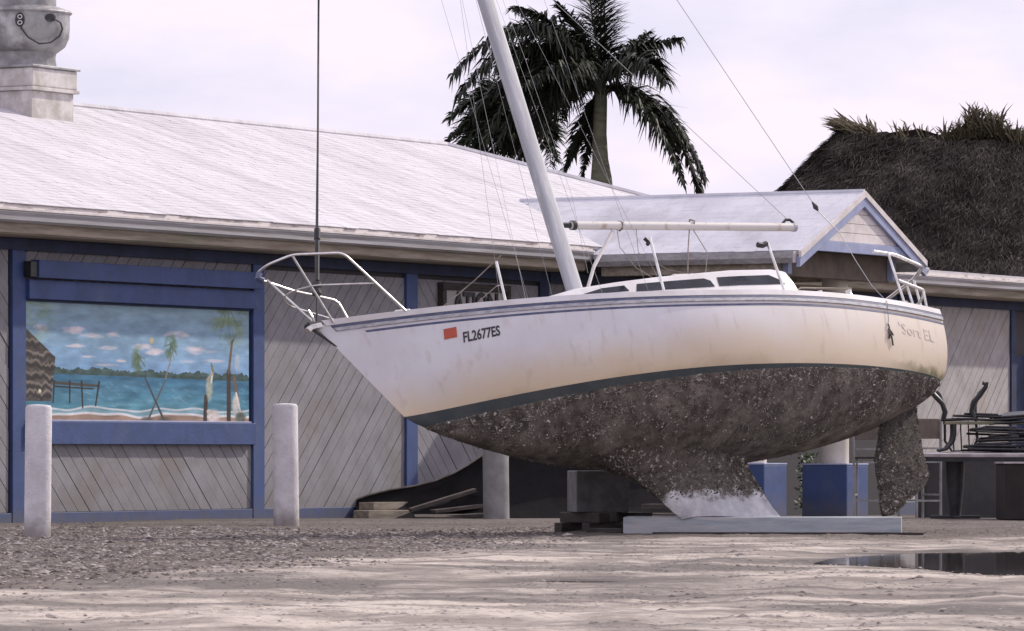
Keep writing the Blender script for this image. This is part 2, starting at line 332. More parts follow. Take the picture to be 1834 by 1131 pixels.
for x_, y_, z_ in gv:
    w_ = 0
    if abs(x_) < 9.1 and 20 < y_ < 60:
        for P, rad in ((PUD, .9), (PUD2, .8)):
            d_ = math.hypot(*((x_ - sum(p[0] for p in P) / len(P)), (y_ - sum(p[1] for p in P) / len(P)) * .5))
            if d_ < 6: w_ = max(w_, min(1, max(0, 1 - pdist(x_, y_, P) / (rad * (1 + .8 * noise.noise((x_ * 1.5, y_ * .8, 4)))))))
    wv.append(w_)
wa.data.foreach_set('value', wv)
M['water'] = mat('puddle water', (.02, .017, .015), None, rough=.04, bump=.001, spec=.35, bscale=3)
for P, z in ((PUD, -.018), (PUD2, -.014)):
    cx = sum(p[0] for p in P) / len(P); cy = sum(p[1] for p in P) / len(P)
    raw('puddle', [(cx + (x - cx) * 1.12, cy + (y - cy) * 1.12, z) for x, y in P], [tuple(range(len(P)))], 'water', kind='structure')

# ------------------------------------------------------------ building (u along the wall, v out from it)
O2 = Vector((-6.137, 60.236)); U2 = Vector((.4918, .8707)); N2 = Vector((.8707, -.4918))
BA = math.atan2(U2.y, U2.x)
bld = thing('restaurant_building', 'long low restaurant with white shingle roof, blue trim and diagonal grey siding', 'building', (O2.x, O2.y, 0), BA)
def B(u, v, z): return (u, -v, z)
def BW(u, v, z=0):
    p = O2 + U2 * u + N2 * v; return Vector((p.x, p.y, z))
def bbox(name, u0, u1, v0, v1, z0, z1, m, parent=None, bevel=.006, label=None):
    return MB().box(u0, u1, -v1, -v0, z0, z1).obj(name, m, parent or bld, bevel=bevel, label=label)
def clip(poly, a, b, c):                 # keep a*x+b*y<=c
    o = []
    for i in range(len(poly)):
        p, q = poly[i - 1], poly[i]; dp, dq = a * p[0] + b * p[1] - c, a * q[0] + b * q[1] - c
        if (dp <= 0) != (dq <= 0): k = dp / (dp - dq); o.append((p[0] + (q[0] - p[0]) * k, p[1] + (q[1] - p[1]) * k))
        if dq <= 0: o.append(q)
    return o
WU0, WU1 = -6.0, 31.5
wall = MB().box(WU0, WU1, .0, .2, -.5, 3.75).obj('wall', 'backing', bld)
for (u, v, w) in ((WU0, 0, .2), (WU1 - .2, 0, .2)):
    pass
bbox('end_wall', WU0, WU0 + .2, -10.5, -.201, -.5, 3.75, 'board'); bbox('end_wall', WU1 - .2, WU1, -6, -.201, -.5, 3.7, 'board'); bbox('rear_wall', WU0, 24.8, -10.7, -10.501, -.5, 3.75, 'board')
def panel(u0, u1, z0, z1, sgn, step=.25, m='board'):
    """diagonal boards at 45 degrees, each its own piece with an open joint"""
    k0 = int(math.floor((u0 - z1 if sgn > 0 else u0 + z0) / step)) - 1; k1 = int(math.ceil((u1 - z0 if sgn > 0 else u1 + z1) / step)) + 1
    for k in range(k0, k1):
        lo, hi = k * step + random.uniform(.004, .009), (k + 1) * step - random.uniform(.004, .009)
        P = [(u0, z0), (u1, z0), (u1, z1), (u0, z1)]
        s = -1 if sgn > 0 else 1
        P = clip(P, 1, s, hi); P = clip(P, -1, -s, -lo) if P else P
        if len(P) < 3: continue
        ar = abs(sum(P[i - 1][0] * P[i][1] - P[i][0] * P[i - 1][1] for i in range(len(P)))) / 2
        if ar < .004: continue
        t = .02 + random.uniform(-.004, .004)
        MB().prism(P, .001, t, lambda a, b, d: B(a, d, b)).obj('siding_board', m, wall)
panel(-3.5, .14, .12, 3.30, -1)
panel(.46, 5.57, .12, .95, -1)           # under the mural
panel(.46, 5.57, 2.9, 3.30, 1)
panel(5.84, 9.46, .1, 3.22, 1)
panel(9.76, 13.2, .06, 3.22, -1)
panel(13.46, 17.4, .04, 3.3, 1)
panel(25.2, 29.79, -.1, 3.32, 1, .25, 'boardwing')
for u0, u1, m in ((.18, .46, 'blue'), (5.57, 5.84, 'blue'), (9.46, 9.76, 'blue'), (13.2, 13.46, 'bluedk'), (17.4, 17.7, 'blue'), (24.9, 25.2, 'blue'), (29.79, 30.0, 'bluedk')):
    bbox('post', u0, u1, .003, .06, -.35, 3.42, m)
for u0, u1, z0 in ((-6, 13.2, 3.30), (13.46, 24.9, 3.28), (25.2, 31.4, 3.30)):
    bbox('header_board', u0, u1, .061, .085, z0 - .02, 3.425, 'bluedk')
for u0, u1 in ((-6, .18), (.46, 5.57), (5.84, 9.46), (9.76, 13.2), (13.46, 17.4), (25.2, 29.79)):
    bbox('base_board', u0, u1, .03, .05, -.4, .115 if u0 < 6 else .03, 'blue')
bbox('downspout', 30.35, 30.46, .1, .2, -.2, 2.55, 'white')
# flat dark panel at the far end, painting in the shade of a recess
bbox('recess_dark', 30.02, 30.9, .02, .05, -.3, 2.5, 'bluedk')

# eaves: drip edge, gutter, soffit
def eave(u0, u1, zt=3.78):
    prof = [(.60, zt - .06), (.735, zt - .06), (.745, zt - .1), (.72, zt - .14), (.715, zt - .19), (.655, zt - .215), (.60, zt - .215)]
    MB().prism(prof, u0, u1, lambda a, b, d: B(d, a, b)).obj('gutter', 'gutter', bld)
    bbox('gutter_lip', u0, u1, .735, .757, zt - .078, zt - .056, 'white', bevel=0)
    bbox('drip_edge', u0, u1, .66, .725, zt - .055, zt - .006, 'drip', bevel=0)
    MB().prism([(.0, zt - .35), (.56, zt - .35), (.598, zt - .33), (.598, zt - .06), (.0, zt - .06)], u0, u1, lambda a, b, d: B(d, a, b)).obj('soffit', 'soffit', bld)
eave(-6.6, 13.55); eave(17.62, 24.9); eave(24.905, 32)
def shingle_plane(name, p00, eu, up, W, Hh, lim, m, expo=.15, wid=.3, hh=.006):
    """courses of tabs lying on the plane p00 + a*eu + b*up; lim(b) gives the a range"""
    eu, up = Vector(eu).normalized(), Vector(up).normalized(); nn = eu.cross(up).normalized()
    if nn.z < 0: nn = -nn
    v, f = [], []; k = 0; b = 0
    while b < Hh - .02:
        b1 = min(b + expo * 1.06, Hh); a0, a1 = lim((b + b1) / 2); a = a0 - random.random() * wid
        while a < a1:
            w = wid * random.uniform(.85, 1.15); l, r = max(a, a0), min(a + w - .0025, a1)
            if r - l > .03:
                h = hh + random.uniform(-.5, .9) * hh * .6; db = random.uniform(-.012, .012); tl = random.uniform(-.3, .3) * hh
                q = [p00 + eu * l + up * (b + db) + nn * (h + tl), p00 + eu * r + up * (b + db) + nn * (h - tl), p00 + eu * r + up * b1 + nn * .002, p00 + eu * l + up * b1 + nn * .002,
                     p00 + eu * l + up * (b + db) - nn * .004, p00 + eu * r + up * (b + db) - nn * .004]
                o = len(v); v += [tuple(x) for x in q]; f += [(o, o + 1, o + 2, o + 3), (o + 4, o + 5, o + 1, o)]
            a += w
        b += expo
    raw(name, v, f, m, bld, kind='stuff')
ZE = 3.79; PIT = 1 / 3; RV = -5.0; RZ = ZE + 5.72 * PIT; EU = 24.95; RU = 19.2
e_ = -.72                                   # local y of the eave (v = .72)
def quad(name, pts, m): return MB().add(pts, [tuple(range(len(pts)))]).obj(name, m, bld)
RU0 = -6.6 + 5.7
th = .05
def slab(name, pts, m):
    n = len(pts); vs = [Vector(p) for p in pts] + [Vector(p) - Vector((0, 0, th)) for p in pts]
    return MB().add(vs, [tuple(range(n)), tuple(range(2 * n - 1, n - 1, -1))] + [(i, i + n, (i + 1) % n + n, (i + 1) % n) for i in range(n)]).obj(name, m, bld)
slab('roof', [B(-6.6, .72, ZE), B(EU, .72, ZE), B(RU, RV, RZ), B(RU0, RV, RZ)], 'roofw')
slab('roof', [B(EU, .72, ZE), B(EU, -10.72, ZE), B(RU, RV, RZ)], 'roofw')
slab('roof', [B(EU, -10.72, ZE), B(-6.6, -10.72, ZE), B(RU0, RV, RZ), B(RU, RV, RZ)], 'roofw')
slab('roof', [B(-6.6, -10.72, ZE), B(-6.6, .72, ZE), B(RU0, RV, RZ)], 'roofw')
sl = math.hypot(5.72, 5.72 * PIT); cs = 5.72 / sl
shingle_plane('shingles', Vector(B(-6.6, .74, ZE - .005)), (1, 0, 0), (0, 1, PIT), 0, sl, lambda b: (b * cs, EU + 6.6 - b * cs), 'roofw', hh=.004)
MB().tube([B(RU0, RV, RZ + .01), B(RU, RV, RZ + .01), B(EU, .72, ZE + .01)], .05, 6).obj('ridge_cap', 'roofw', bld)
# low wing at the far end
slab('wing_roof', [B(24.96, .72, ZE + .02), B(32, .72, ZE + .02), B(32, -6.2, ZE + .42), B(24.96, -6.2, ZE + .42)], 'roofw')

# porch gable
PU, PV, PH = 15.6, 4.0, 2.05; PZ0, PZ1 = 3.66, 4.57; pp = (PZ1 - PZ0) / PH
vjL = .7; VR = .72 - (PZ1 - ZE) / PIT
def proof(s):
    ue = PU + s * PH
    pts = [B(ue, PV, PZ0), B(PU, PV, PZ1), B(PU, VR, PZ1), B(ue, .72 + (ZE - PZ0) / PIT * 0, PZ0)]
    if s > 0: pts = pts[::-1]
    slab('porch_roof', pts, 'roofp')
proof(-1); proof(1)
psl = math.hypot(PH, PZ1 - PZ0); pc = PH / psl
for s in (-1, 1):
    shingle_plane('porch_shingles', Vector(B(PU + s * (PH + .02), PV + .03, PZ0 + .004)), (0, 1, 0), (-s, 0, pp), 0, psl, lambda b: (0, PV + .03 - .72 + b / psl * (.72 - VR)), 'roofp', hh=.002)
MB().tube([B(PU, PV + .02, PZ1 + .005), B(PU, VR, PZ1 + .005)], .04, 6).obj('ridge_cap', 'roofp', bld)
def rake(s, v0, v1, off0, off1, m, name, ext=.04):
    """board along the slope, between off0 and off1 below the roof surface"""
    e = PH + ext
    P = [(PU + s * e, PZ0 - ext * pp - off0), (PU, PZ1 - off0), (PU, PZ1 - off1), (PU + s * e, PZ0 - ext * pp - off1)]
    MB().prism(P, v0, v1, lambda a, b, d: B(a, d, b)).obj(name, m, bld)
for s in (-1, 1):
    rake(s, PV + .005, PV + .05, -.012, .075, 'white', 'rake_trim'); rake(s, PV - .03, PV + .03, .078, .21, 'bluelt', 'barge_board')
z = 3.83; i = 0
while z < 4.36:                             # gable siding boards, recessed
    z1 = min(z + .135, 4.42); hw0 = (4.42 - z) / pp + .02; hw1 = max((4.42 - z1) / pp, 0) + .02
    MB().prism([(PU - hw0, z + .006), (PU + hw0, z + .006), (PU + hw1, z1), (PU - hw1, z1)], 3.945, 3.975, lambda a, b, d: B(a, d, b)).obj('gable_board', 'boardlt', bld)
    z = z1
bbox('tie_beam', PU - 1.62, PU + 1.75, 3.90, 3.998, 3.68, 3.83, 'bluelt')
bbox('porch_beam', PU - 1.72, PU + 1.72, 3.42, 3.60, 3.33, 3.70, 'brown')
bbox('porch_ceiling', PU - 1.72, PU + 1.72, .75, 3.41, 3.52, 3.56, 'brown')
bbox('corner_trim', PU - 1.80, PU - 1.68, 3.605, 3.70, 3.35, 3.675, 'bluelt'); bbox('corner_trim', PU + 1.64, PU + 1.76, 3.605, 3.70, 3.35, 3.675, 'bluelt')
bbox('side_beam', PU - 1.95, PU - 1.73, .80, 3.6, 3.36, 3.60, 'soffit'); bbox('side_beam', PU + 1.73, PU + 1.95, .80, 3.6, 3.36, 3.60, 'soffit')
for s in (-1, 1):
    u = PU + s * PH
    MB().prism([(s * .0, PZ0 - .01), (s * .11, PZ0 - .01), (s * .1, PZ0 - .1), (s * .04, PZ0 - .17), (0, PZ0 - .17)], .78, PV - .06, lambda a, b, d: B(u + a - s * .03, d, b)).obj('gutter', 'gutter', bld)
    bbox('gutter_end', u - .02 if s > 0 else u - .1, u + .1 if s > 0 else u + .02, PV - .058, PV - .035, PZ0 - .17, PZ0 - .01, 'white', bevel=0)
def column(u, v, zb):
    c = MB().lathe([(.2, zb + .74), (.2, zb + 1), (.195, 2.4), (.19, 3.36)], (u, -v), 28).obj('porch_column', 'column', bld, smooth=True)
    MB().box(u - .36, u + .36, -v - .36, -v + .36, zb - .3, zb + .72).obj('pedestal', 'blue', c, bevel=.015)
    MB().box(u - .365, u + .365, -v - .365, -v + .365, zb + .722, zb + .745).obj('cap', 'bluelt', c, bevel=.006)
column(16.26, 3.24, -.06); column(13.60, 3.24, -.05)

# exhaust fan on the roof
fw = wpt(40, 200, 68.4); d2 = Vector((fw.x, fw.y)) - O2; fu, fv = d2.dot(U2), d2.dot(N2)
fan = thing('exhaust_fan', 'grey mushroom shaped kitchen exhaust fan on a white curb near the roof ridge', 'exhaust fan', BW(fu, fv, 5.0), BA)
def FB(name, m, **k): return lambda mb: mb.obj(name, m, fan, **k)
MB().box(-.5, .5, -.5, .5, -.1, .73).obj('curb', 'curb', fan, bevel=.01)
MB().box(-.56, .56, -.56, .56, .732, .78).obj('flashing', 'curb', fan, bevel=.006); MB().box(-.54, .54, -.54, .54, .782, 1.04).obj('base_cap', 'curb', fan, bevel=.02); MB().box(-.57, .57, -.57, .57, 1.042, 1.075).obj('flashing', 'fan', fan, bevel=.006)
MB().lathe([(.47, 1.077), (.45, 1.2), (.46, 1.27), (.58, 1.36), (.635, 1.48), (.645, 1.62), (.645, 1.8)], n=40).obj('housing', 'fan', fan, smooth=True)
MB().lathe([(.66, 1.80), (.68, 1.82), (.66, 1.845), (.5, 1.9)], n=40).obj('rim', 'fan', fan, smooth=True)
MB().lathe([(.46, 1.88), (.46, 2.2), (.42, 2.3), (.2, 2.36)], n=32).obj('motor_cover', 'fan', fan, smooth=True)
# cable loop and plates face the camera
ca = math.atan2(-68.4, -fw.x) - BA
def onfan(da, z, r=.652): return (r * math.cos(ca + da), r * math.sin(ca + da), z)
MB().tube([onfan(da, zz, rr) for da, zz, rr in ((-.05, 1.66, .65), (-.02, 1.56, .66), (.12, 1.44, .67), (.35, 1.36, .66), (.6, 1.38, .67), (.82, 1.48, .69), (.9, 1.58, .69), (.84, 1.66, .69), (.68, 1.71, .66))], .012, 6).obj('cable', 'black', fan)
for da, z, rz_ in ((-.05, 1.68, .09), (.62, 1.72, .05)):
    mb = MB(); pts = [(da + .1 * math.cos(q * math.pi / 6) * (1 if rz_ > .06 else 1.3), z + rz_ * 1.1 * math.sin(q * math.pi / 6)) for q in range(12)]
    mb.add([onfan(a, b, .662) for a, b in pts] + [onfan(a, b, .63) for a, b in pts], [tuple(range(12))] + [(i, i + 12, (i + 1) % 12 + 12, (i + 1) % 12) for i in range(12)]).obj('plate', 'black', fan)
for zz in (1.72, 1.64):
    MB().tube([onfan(-.05 + .045 * math.cos(q * math.pi / 4), zz + .026 * math.sin(q * math.pi / 4), .667) for q in range(9)], .007, 5).obj('plate_mark', 'gel', fan)

# ------------------------------------------------------------ mural (flat painted board in a blue frame)
def paint():
    Wd, Hd = 900, 258; yy, xx = np.mgrid[0:Hd, 0:Wd]; X = xx / Wd; Y = yy / Hd         # Y down from the top
    rng = np.random.RandomState(3)
    def fbm(sx, sy, seed):
        r = np.random.RandomState(seed); o = np.zeros((Hd, Wd)); amp = 1
        for k in range(4):
            gx, gy = int(sx * 2 ** k) + 2, int(sy * 2 ** k) + 2; gr = r.rand(gy, gx)
            ix = X * (gx - 1.001); iy = Y * (gy - 1.001); x0 = ix.astype(int); y0 = iy.astype(int); fx = ix - x0; fy = iy - y0; fx = fx * fx * (3 - 2 * fx); fy = fy * fy * (3 - 2 * fy)
            o += amp * (gr[y0, x0] * (1 - fx) * (1 - fy) + gr[y0, x0 + 1] * fx * (1 - fy) + gr[y0 + 1, x0] * (1 - fx) * fy + gr[y0 + 1, x0 + 1] * fx * fy); amp *= .5
        return o / 1.875
    A = np.zeros((Hd, Wd, 3))
    def c(*v): return np.array(v, float) / 255
    def blend(mask, colr): 
        m_ = np.clip(mask, 0, 1)[..., None]; A[:] = A * (1 - m_) + colr * m_
    k = np.clip(Y / .57, 0, 1)[..., None]
    A[:] = c(140, 176, 190) * (1 - k) + c(128, 176, 222) * k
    A += (fbm(6, 4, 1)[..., None] - .5) * .10
    A[..., 1:] += .04 * np.clip(1 - Y / .3, 0, 1)[..., None] * 0
    wz = fbm(20, 30, 2)
    for cx, cy, w, h, s in ((.215, .245, .055, .04, 1), (.305, .285, .05, .035, .8), (.385, .28, .04, .035, .9), (.215, .375, .05, .022, .9), (.36, .385, .05, .024, .6), (.275, .46, .035, .014, .8), (.42, .49, .025, .016, .9),
                            (.515, .37, .05, .04, .8), (.555, .41, .04, .03, .8), (.59, .40, .035, .03, .8), (.67, .255, .05, .045, .9), (.75, .385, .055, .04, .9), (.83, .39, .04, .02, .7), (.71, .48, .04, .025, .7), (.84, .47, .05, .02, .7), (.36, .525, .06, .012, .6), (.08, .25, .03, .05, .7)):
        d = ((X - cx) / w) ** 2 + ((Y - cy) / h) ** 2 + (wz - .5) * 2.2 + np.clip((Y - cy) / h, 0, 9) * .8
        blend(np.clip(1.1 - d, 0, 1) * s, c(235, 222, 228))
    blend(np.clip(1.3 - ((X - .555) / .01) ** 2 - ((Y - .31) / .03) ** 2, 0, 1) * .8, c(235, 200, 120))
    hz = .575 + .035 * X
    kk = np.clip((Y - hz) / (.9 - hz), 0, 1)[..., None]
    wc = c(50, 118, 158) * (1 - kk) + c(76, 148, 172) * kk + (fbm(14, 26, 5)[..., None] - .5) * .26
    blend((Y > hz) * 1., wc)
    tr = fbm(60, 3, 8) * .07
    blend(((Y > hz - tr + .008) & (Y < hz + .025)) * .9, c(52, 82, 72) + (fbm(60, 40, 9)[..., None] - .5) * .25)
    for i in range(45):
        x, y = rng.rand(), .66 + rng.rand() * .22; blend(np.clip(1 - ((X - x) / .016) ** 2 - ((Y - y - .006 * np.sin((X - x) * 300)) / .008) ** 2, 0, 1) * .4, c(150, 205, 225))
    by = .935 + .012 * np.sin(X * 16) + .006 * np.sin(X * 40)
    blend((Y > by) * 1., c(165, 135, 115) + (fbm(30, 20, 11)[..., None] - .5) * .15)
    for off, w, s in ((0, .011, .95), (-.045, .009, .85), (-.02, .02, .35)):
        blend(np.clip(1.4 - ((Y - by - off - .006 * np.sin(X * 27 + off * 90)) / w) ** 2, 0, 1) * s, c(230, 232, 235))
    # palm-leaf smudges in the upper corners
    lf = fbm(22, 14, 13)
    blend(np.clip(1.25 - (X / .14) ** 2 - ((Y - .1) / .33) ** 2, 0, 1) * np.clip((lf - .38) * 5, 0, 1) * .75, c(130, 165, 140))
    blend(np.clip(1.2 - ((X - .91) / .1) ** 2 - ((Y - .08) / .27) ** 2, 0, 1) * np.clip((lf - .4) * 5, 0, 1) * .75, c(125, 150, 105))
    def seg(x0, y0, x1, y1, w0, w1, colr, s=1.):
        px, py = X * 3.5, Y; ax, ay, bx, by_ = x0 * 3.5, y0, x1 * 3.5, y1
        t = np.clip(((px - ax) * (bx - ax) + (py - ay) * (by_ - ay)) / ((bx - ax) ** 2 + (by_ - ay) ** 2), 0, 1)
        d = np.hypot(px - ax - t * (bx - ax), py - ay - t * (by_ - ay)); w = w0 + (w1 - w0) * t
        blend(np.clip((w - d) / .006 + .5, 0, 1) * s, colr)
    for i in range(14):
        a = rng.rand() * 1.4; seg(0, .02, .13 * math.cos(a), .02 + .5 * math.sin(a) * .7, .008, .002, c(150, 180, 160), .5)
        a = .5 + rng.rand() * 2; seg(.9, -.02, .9 + .1 * math.cos(a), .32 * math.sin(a), .008, .002, c(112, 138, 96), .5)
    # thatched hut at the left
    edge = np.where(Y < .47, .005 + (Y - .22) / .25 * .135, .14 - (Y - .47) * .05)
    hut = (X < edge) & (Y > .22) & (Y < .83)
    blend(hut * 1., c(76, 70, 66) + (fbm(50, 30, 15)[..., None] - .5) * .3)
    for i, y in enumerate((.33, .42, .50, .59, .67, .74)):
        ly = y + .03 * X / .14 + (fbm(60, 5, 40 + i) - .5) * .09; blend(np.clip(1.3 - ((Y - ly) / .012) ** 2, 0, 1) * (X < edge) * .8, c(140, 130, 116)); blend(np.clip(1.3 - ((Y - ly - .035) / .016) ** 2, 0, 1) * (X < edge) * .7, c(34, 30, 28))
    blend(np.clip(1.2 - ((X - .075) / .008) ** 2 - ((Y - .75) / .02) ** 2, 0, 1), c(230, 220, 190))
    dk = c(38, 34, 32)
    seg(.14, .68, .325, .70, .012, .01, c(70, 62, 54)); seg(.14, .71, .3, .725, .006, .005, dk)
    for x0, x1, y1 in ((.2, .2, .84), (.25, .255, .88), (.325, .31, .86), (.135, .13, .84)): seg(x0, .67, x1, y1, .014, .009, dk)
    # crossed palms
    for x, y in ((.495, .47), (.64, .36)):
        blend(np.clip(1.3 - ((X - x) / .03) ** 2 - ((Y - y) / .12) ** 2, 0, 1) * np.clip((fbm(40, 20, 17) - .36) * 6, 0, 1) * .85, c(96, 128, 92))
        for i in range(12):
            a = rng.rand() * 6.28; seg(x, y - .03, x + .032 * math.cos(a), y + .1 * math.sin(a) + .02, .006, .002, c(84, 112, 80), .8)
    seg(.645, .42, .615, .64, .008, .008, c(150, 130, 115)); seg(.615, .64, .54, .97, .009, .013, c(84, 92, 92)); seg(.525, .62, .61, .98, .008, .014, c(58, 62, 62))
    for x in (.535, .61): blend(np.clip(1.2 - ((X - x) / .03) ** 2 - ((Y - .97) / .025) ** 2, 0, 1) * .8, c(96, 88, 76))
    # pelicans on pilings
    seg(.80, .78, .795, 1, .03, .03, c(56, 44, 40)); seg(.905, .56, .905, 1, .032, .034, c(60, 48, 42)); seg(.905, .56, .92, .3, .02, .016, c(120, 92, 72)); seg(.92, .3, .93, .27, .014, .004, c(90, 80, 66)); seg(.93, .6, .945, .78, .022, .03, c(110, 92, 76))
    def bird(x, y, w, h, colr): blend(np.clip(1.4 - ((X - x) / w) ** 2 - ((Y - y) / h) ** 2, 0, 1), colr + (fbm(80, 40, 21)[..., None] - .5) * .25)
    bird(.815, .7, .016, .11, c(168, 176, 160)); seg(.83, .55, .825, .64, .02, .014, c(226, 222, 216)); seg(.825, .49, .832, .56, .012, .018, c(120, 128, 86)); seg(.832, .57, .8, .63, .01, .004, c(188, 178, 150))
    bird(.835, .94, .03, .06, c(214, 202, 196)); bird(.815, .9, .014, .02, c(206, 194, 186))
    bird(.945, .47, .012, .08, c(176, 196, 214)); bird(.938, .84, .018, .09, c(206, 204, 196)); seg(.94, .74, .96, .9, .014, .01, c(232, 226, 218)); bird(.96, .95, .025, .05, c(92, 96, 84))
    st_ = fbm(22, 20, 31)[..., None] - .5
    A[:] = A * (1 + st_ * .3) + (fbm(10, 40, 32)[..., None] - .5) * .08
    g_ = A.mean(-1, keepdims=True); A[:] = np.clip((A * .86 + g_ * .14) * 1.02 + (rng.rand(Hd, Wd, 1) - .5) * .05, 0, 1)
    img = bpy.data.images.new('mural_paint', Wd, Hd); px = np.ones((Hd, Wd, 4), np.float32); px[..., :3] = A[::-1] * .93; img.pixels.foreach_set(px.ravel()); img.pack(); return img
def img_mat(name, img):
    m = bpy.data.materials.new(name); m.use_nodes = True; t = m.node_tree; p = t.nodes['Principled BSDF']; p.inputs['Roughness'].default_value = .55
    i = t.nodes.new('ShaderNodeTexImage'); i.image = img; t.links.new(i.outputs[0], p.inputs['Base Color']); return m
mural = thing('mural', 'painted beach mural of crossed palms, pelicans and thatched hut in blue frame', 'mural', BW(2.95, .02, 0), BA)
def mbox(name, u0, u1, v0, v1, z0, z1, m): return MB().box(u0 - 2.95, u1 - 2.95, -v1 + .02, -v0 + .02, z0, z1).obj(name, m, mural, bevel=.006)
me = bpy.data.meshes.new('painted_panel'); hw = 2.55
me.from_pydata([(-hw, -.012, 1.22), (hw, -.012, 1.22), (hw, -.012, 2.71), (-hw, -.012, 2.71), (-hw, .0, 1.22), (hw, .0, 1.22), (hw, .0, 2.71), (-hw, .0, 2.71)], [], [(0, 1, 2, 3), (5, 4, 7, 6), (4, 5, 1, 0), (3, 2, 6, 7), (1, 5, 6, 2), (4, 0, 3, 7)])
uv = me.uv_layers.new(name='UVMap'); uvs = [(0, 0), (1, 0), (1, 1), (0, 1)] + [(0, 0)] * 20
for i, q in enumerate(uvs): uv.data[i].uv = q
po = bpy.data.objects.new('painted_panel', me); COL.objects.link(po); po.parent = mural; me.materials.append(img_mat('mural paint', paint()))
mbox('shutter_box', .55, 5.60, .062, .19, 2.955, 3.17, 'blue'); mbox('head_rail', .46, 5.57, .03, .11, 2.70, 2.935, 'blue'); mbox('sill_rail', .46, 5.56, .03, .11, .945, 1.222, 'blue')
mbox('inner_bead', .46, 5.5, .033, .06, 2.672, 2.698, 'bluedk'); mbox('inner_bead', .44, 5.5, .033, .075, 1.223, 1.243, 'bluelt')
mbox('gap_dark', .40, .54, .062, .17, 2.96, 3.15, 'black')  # black block painting in the dark gap beside the shutter box

# carved sign behind the bow
sgn = thing('carved_sign', 'weathered sign in a dark frame on siding above the bow deck', 'sign', BW(11.3, .03, 0), BA)
su0, su1, sz0, sz1 = -.95, .95, 2.2, 3.19
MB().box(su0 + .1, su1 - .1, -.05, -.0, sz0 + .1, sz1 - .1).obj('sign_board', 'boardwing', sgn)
for a in ((su0, su1, sz1 - .1, sz1), (su0, su1, sz0, sz0 + .1), (su0, su0 + .1, sz0 + .1, sz1 - .1), (su1 - .1, su1, sz0 + .1, sz1 - .1)):
    MB().box(a[0], a[1], -.09, .0, a[2], a[3]).obj('sign_frame', 'wooddk', sgn, bevel=.01)
def text_mesh(s, size, ext=.004, sx=1.0, bold=0.):
    cu = bpy.data.curves.new('txt', 'FONT'); cu.body = s; cu.size = size; cu.extrude = ext; cu.align_x = 'CENTER'; cu.align_y = 'CENTER'; cu.resolution_u = 3; cu.offset = bold
    o = bpy.data.objects.new('txt', cu); COL.objects.link(o); dg = bpy.context.evaluated_depsgraph_get(); dg.update()
    me = bpy.data.meshes.new_from_object(o.evaluated_get(dg)); bpy.data.objects.remove(o); bpy.data.curves.remove(cu)
    for v in me.vertices: v.co.x *= sx
    return me
tm = text_mesh('ATION', .42, .012, .95, .012); to = bpy.data.objects.new('sign_lettering', tm); COL.objects.link(to); tm.materials.append(M['ink']); to.parent = sgn; to.location = (0, -.062, 2.90); to.rotation_euler = (R(90), 0, 0)

# ------------------------------------------------------------ sailboat
HP = dict(L=7.678, B=1.0883, sm=.4615, n1=2.0932, bst=.4858, zb=1.063, zm=.7632, zst=.7026, d0=.6593, sc=.5269, ov=.7659, p=.8303, q=.9872, rk=.0257)
def st(s):
    h = HP
    b = h['B'] * (1 - max(0, (s - h['sm']) / (1 - h['sm'])) ** h['n1']) if s > h['sm'] else h['B'] * (1 - (1 - h['bst']) * ((h['sm'] - s) / h['sm']) ** 2)
    zs = h['zm'] + (h['zb'] - h['zm']) * max(0, (s - .4) / .6) ** 1.8 + (h['zst'] - h['zm']) * max(0, (.4 - s) / .4) ** 1.8
    e = ((s - h['sc']) / (1 - h['sc'])) ** .82 if s > h['sc'] else (h['sc'] - s) / h['sc']
    d = h['d0'] * max(0, 1 - e ** 2.2) ** .75
    return b, zs, d
def hx(s, z, zs):
    xs_ = HP['L'] - HP['ov'] * (1 - z / HP['zb']) if z > 0 else HP['L'] - HP['ov']
    return s * xs_ + (1 - s) * (HP['rk'] * max(0, z) / HP['zst'])
def hp(s, z):
    b, zs, d = st(s); g_ = max(0, min(1, (z + d) / (zs + d))); t = math.acos(max(-1, min(1, 1 - g_ ** (1 / HP['q'])))) * 2 / math.pi
    return Vector((hx(s, z, zs), b * math.sin(t * math.pi / 2) ** HP['p'], z))
def hull_at(x, z):                          # point on the port side at local x, z
    lo, hi = 0., 1.
    for _ in range(40):
        m_ = (lo + hi) / 2
        if hp(m_, z).x < x: lo = m_
        else: hi = m_
    return hp(lo, z)
def hull_n(x, z):
    a = hull_at(x + .02, z) - hull_at(x - .02, z); b = hull_at(x, z + .01) - hull_at(x, z - .01); n = b.cross(a).normalized()
    return n if n.y > 0 else -n
boat = thing('sailboat', 'white stranded sailboat heeled on its keel with a fouled dark bottom', 'sailboat', (4.5506, 54.3786, 1.5126))
boat.rotation_euler = (R(24.34), R(2.58), R(215.36))
SS = [i / 72 for i in range(73)]
SS[-1] = .9999
def hull_part(name, z0f, z1f, rows, m, out_=0):
    mb = MB(); n = rows + 1
    for side in (1, -1):
        vs = []
        for s in SS:
            b, zs, d = st(s); BS = BSf(s); a, c_ = z0f(zs, d, BS), z1f(zs, d, BS)
            for r_ in range(n):
                p = hp(s, a + (c_ - a) * (r_ / rows) ** (1.0 if a > -.2 else 1.4))
                if out_: p = p + Vector((0, out_, 0))
                vs.append((p.x, p.y * side, p.z))
        mb.add(vs, [(i * n + j, (i + 1) * n + j, (i + 1) * n + j + 1, i * n + j + 1) for i in range(len(SS) - 1) for j in range(rows)])
    o = mb.obj(name, m, boat, smooth=True)
    bm = bmesh.new(); bm.from_mesh(o.data); bmesh.ops.dissolve_degenerate(bm, edges=bm.edges, dist=1e-5); bmesh.ops.recalc_face_normals(bm, faces=bm.faces); bm.to_mesh(o.data); bm.free()
    o.data.polygons.foreach_set('use_smooth', [True] * len(o.data.polygons))
    return o
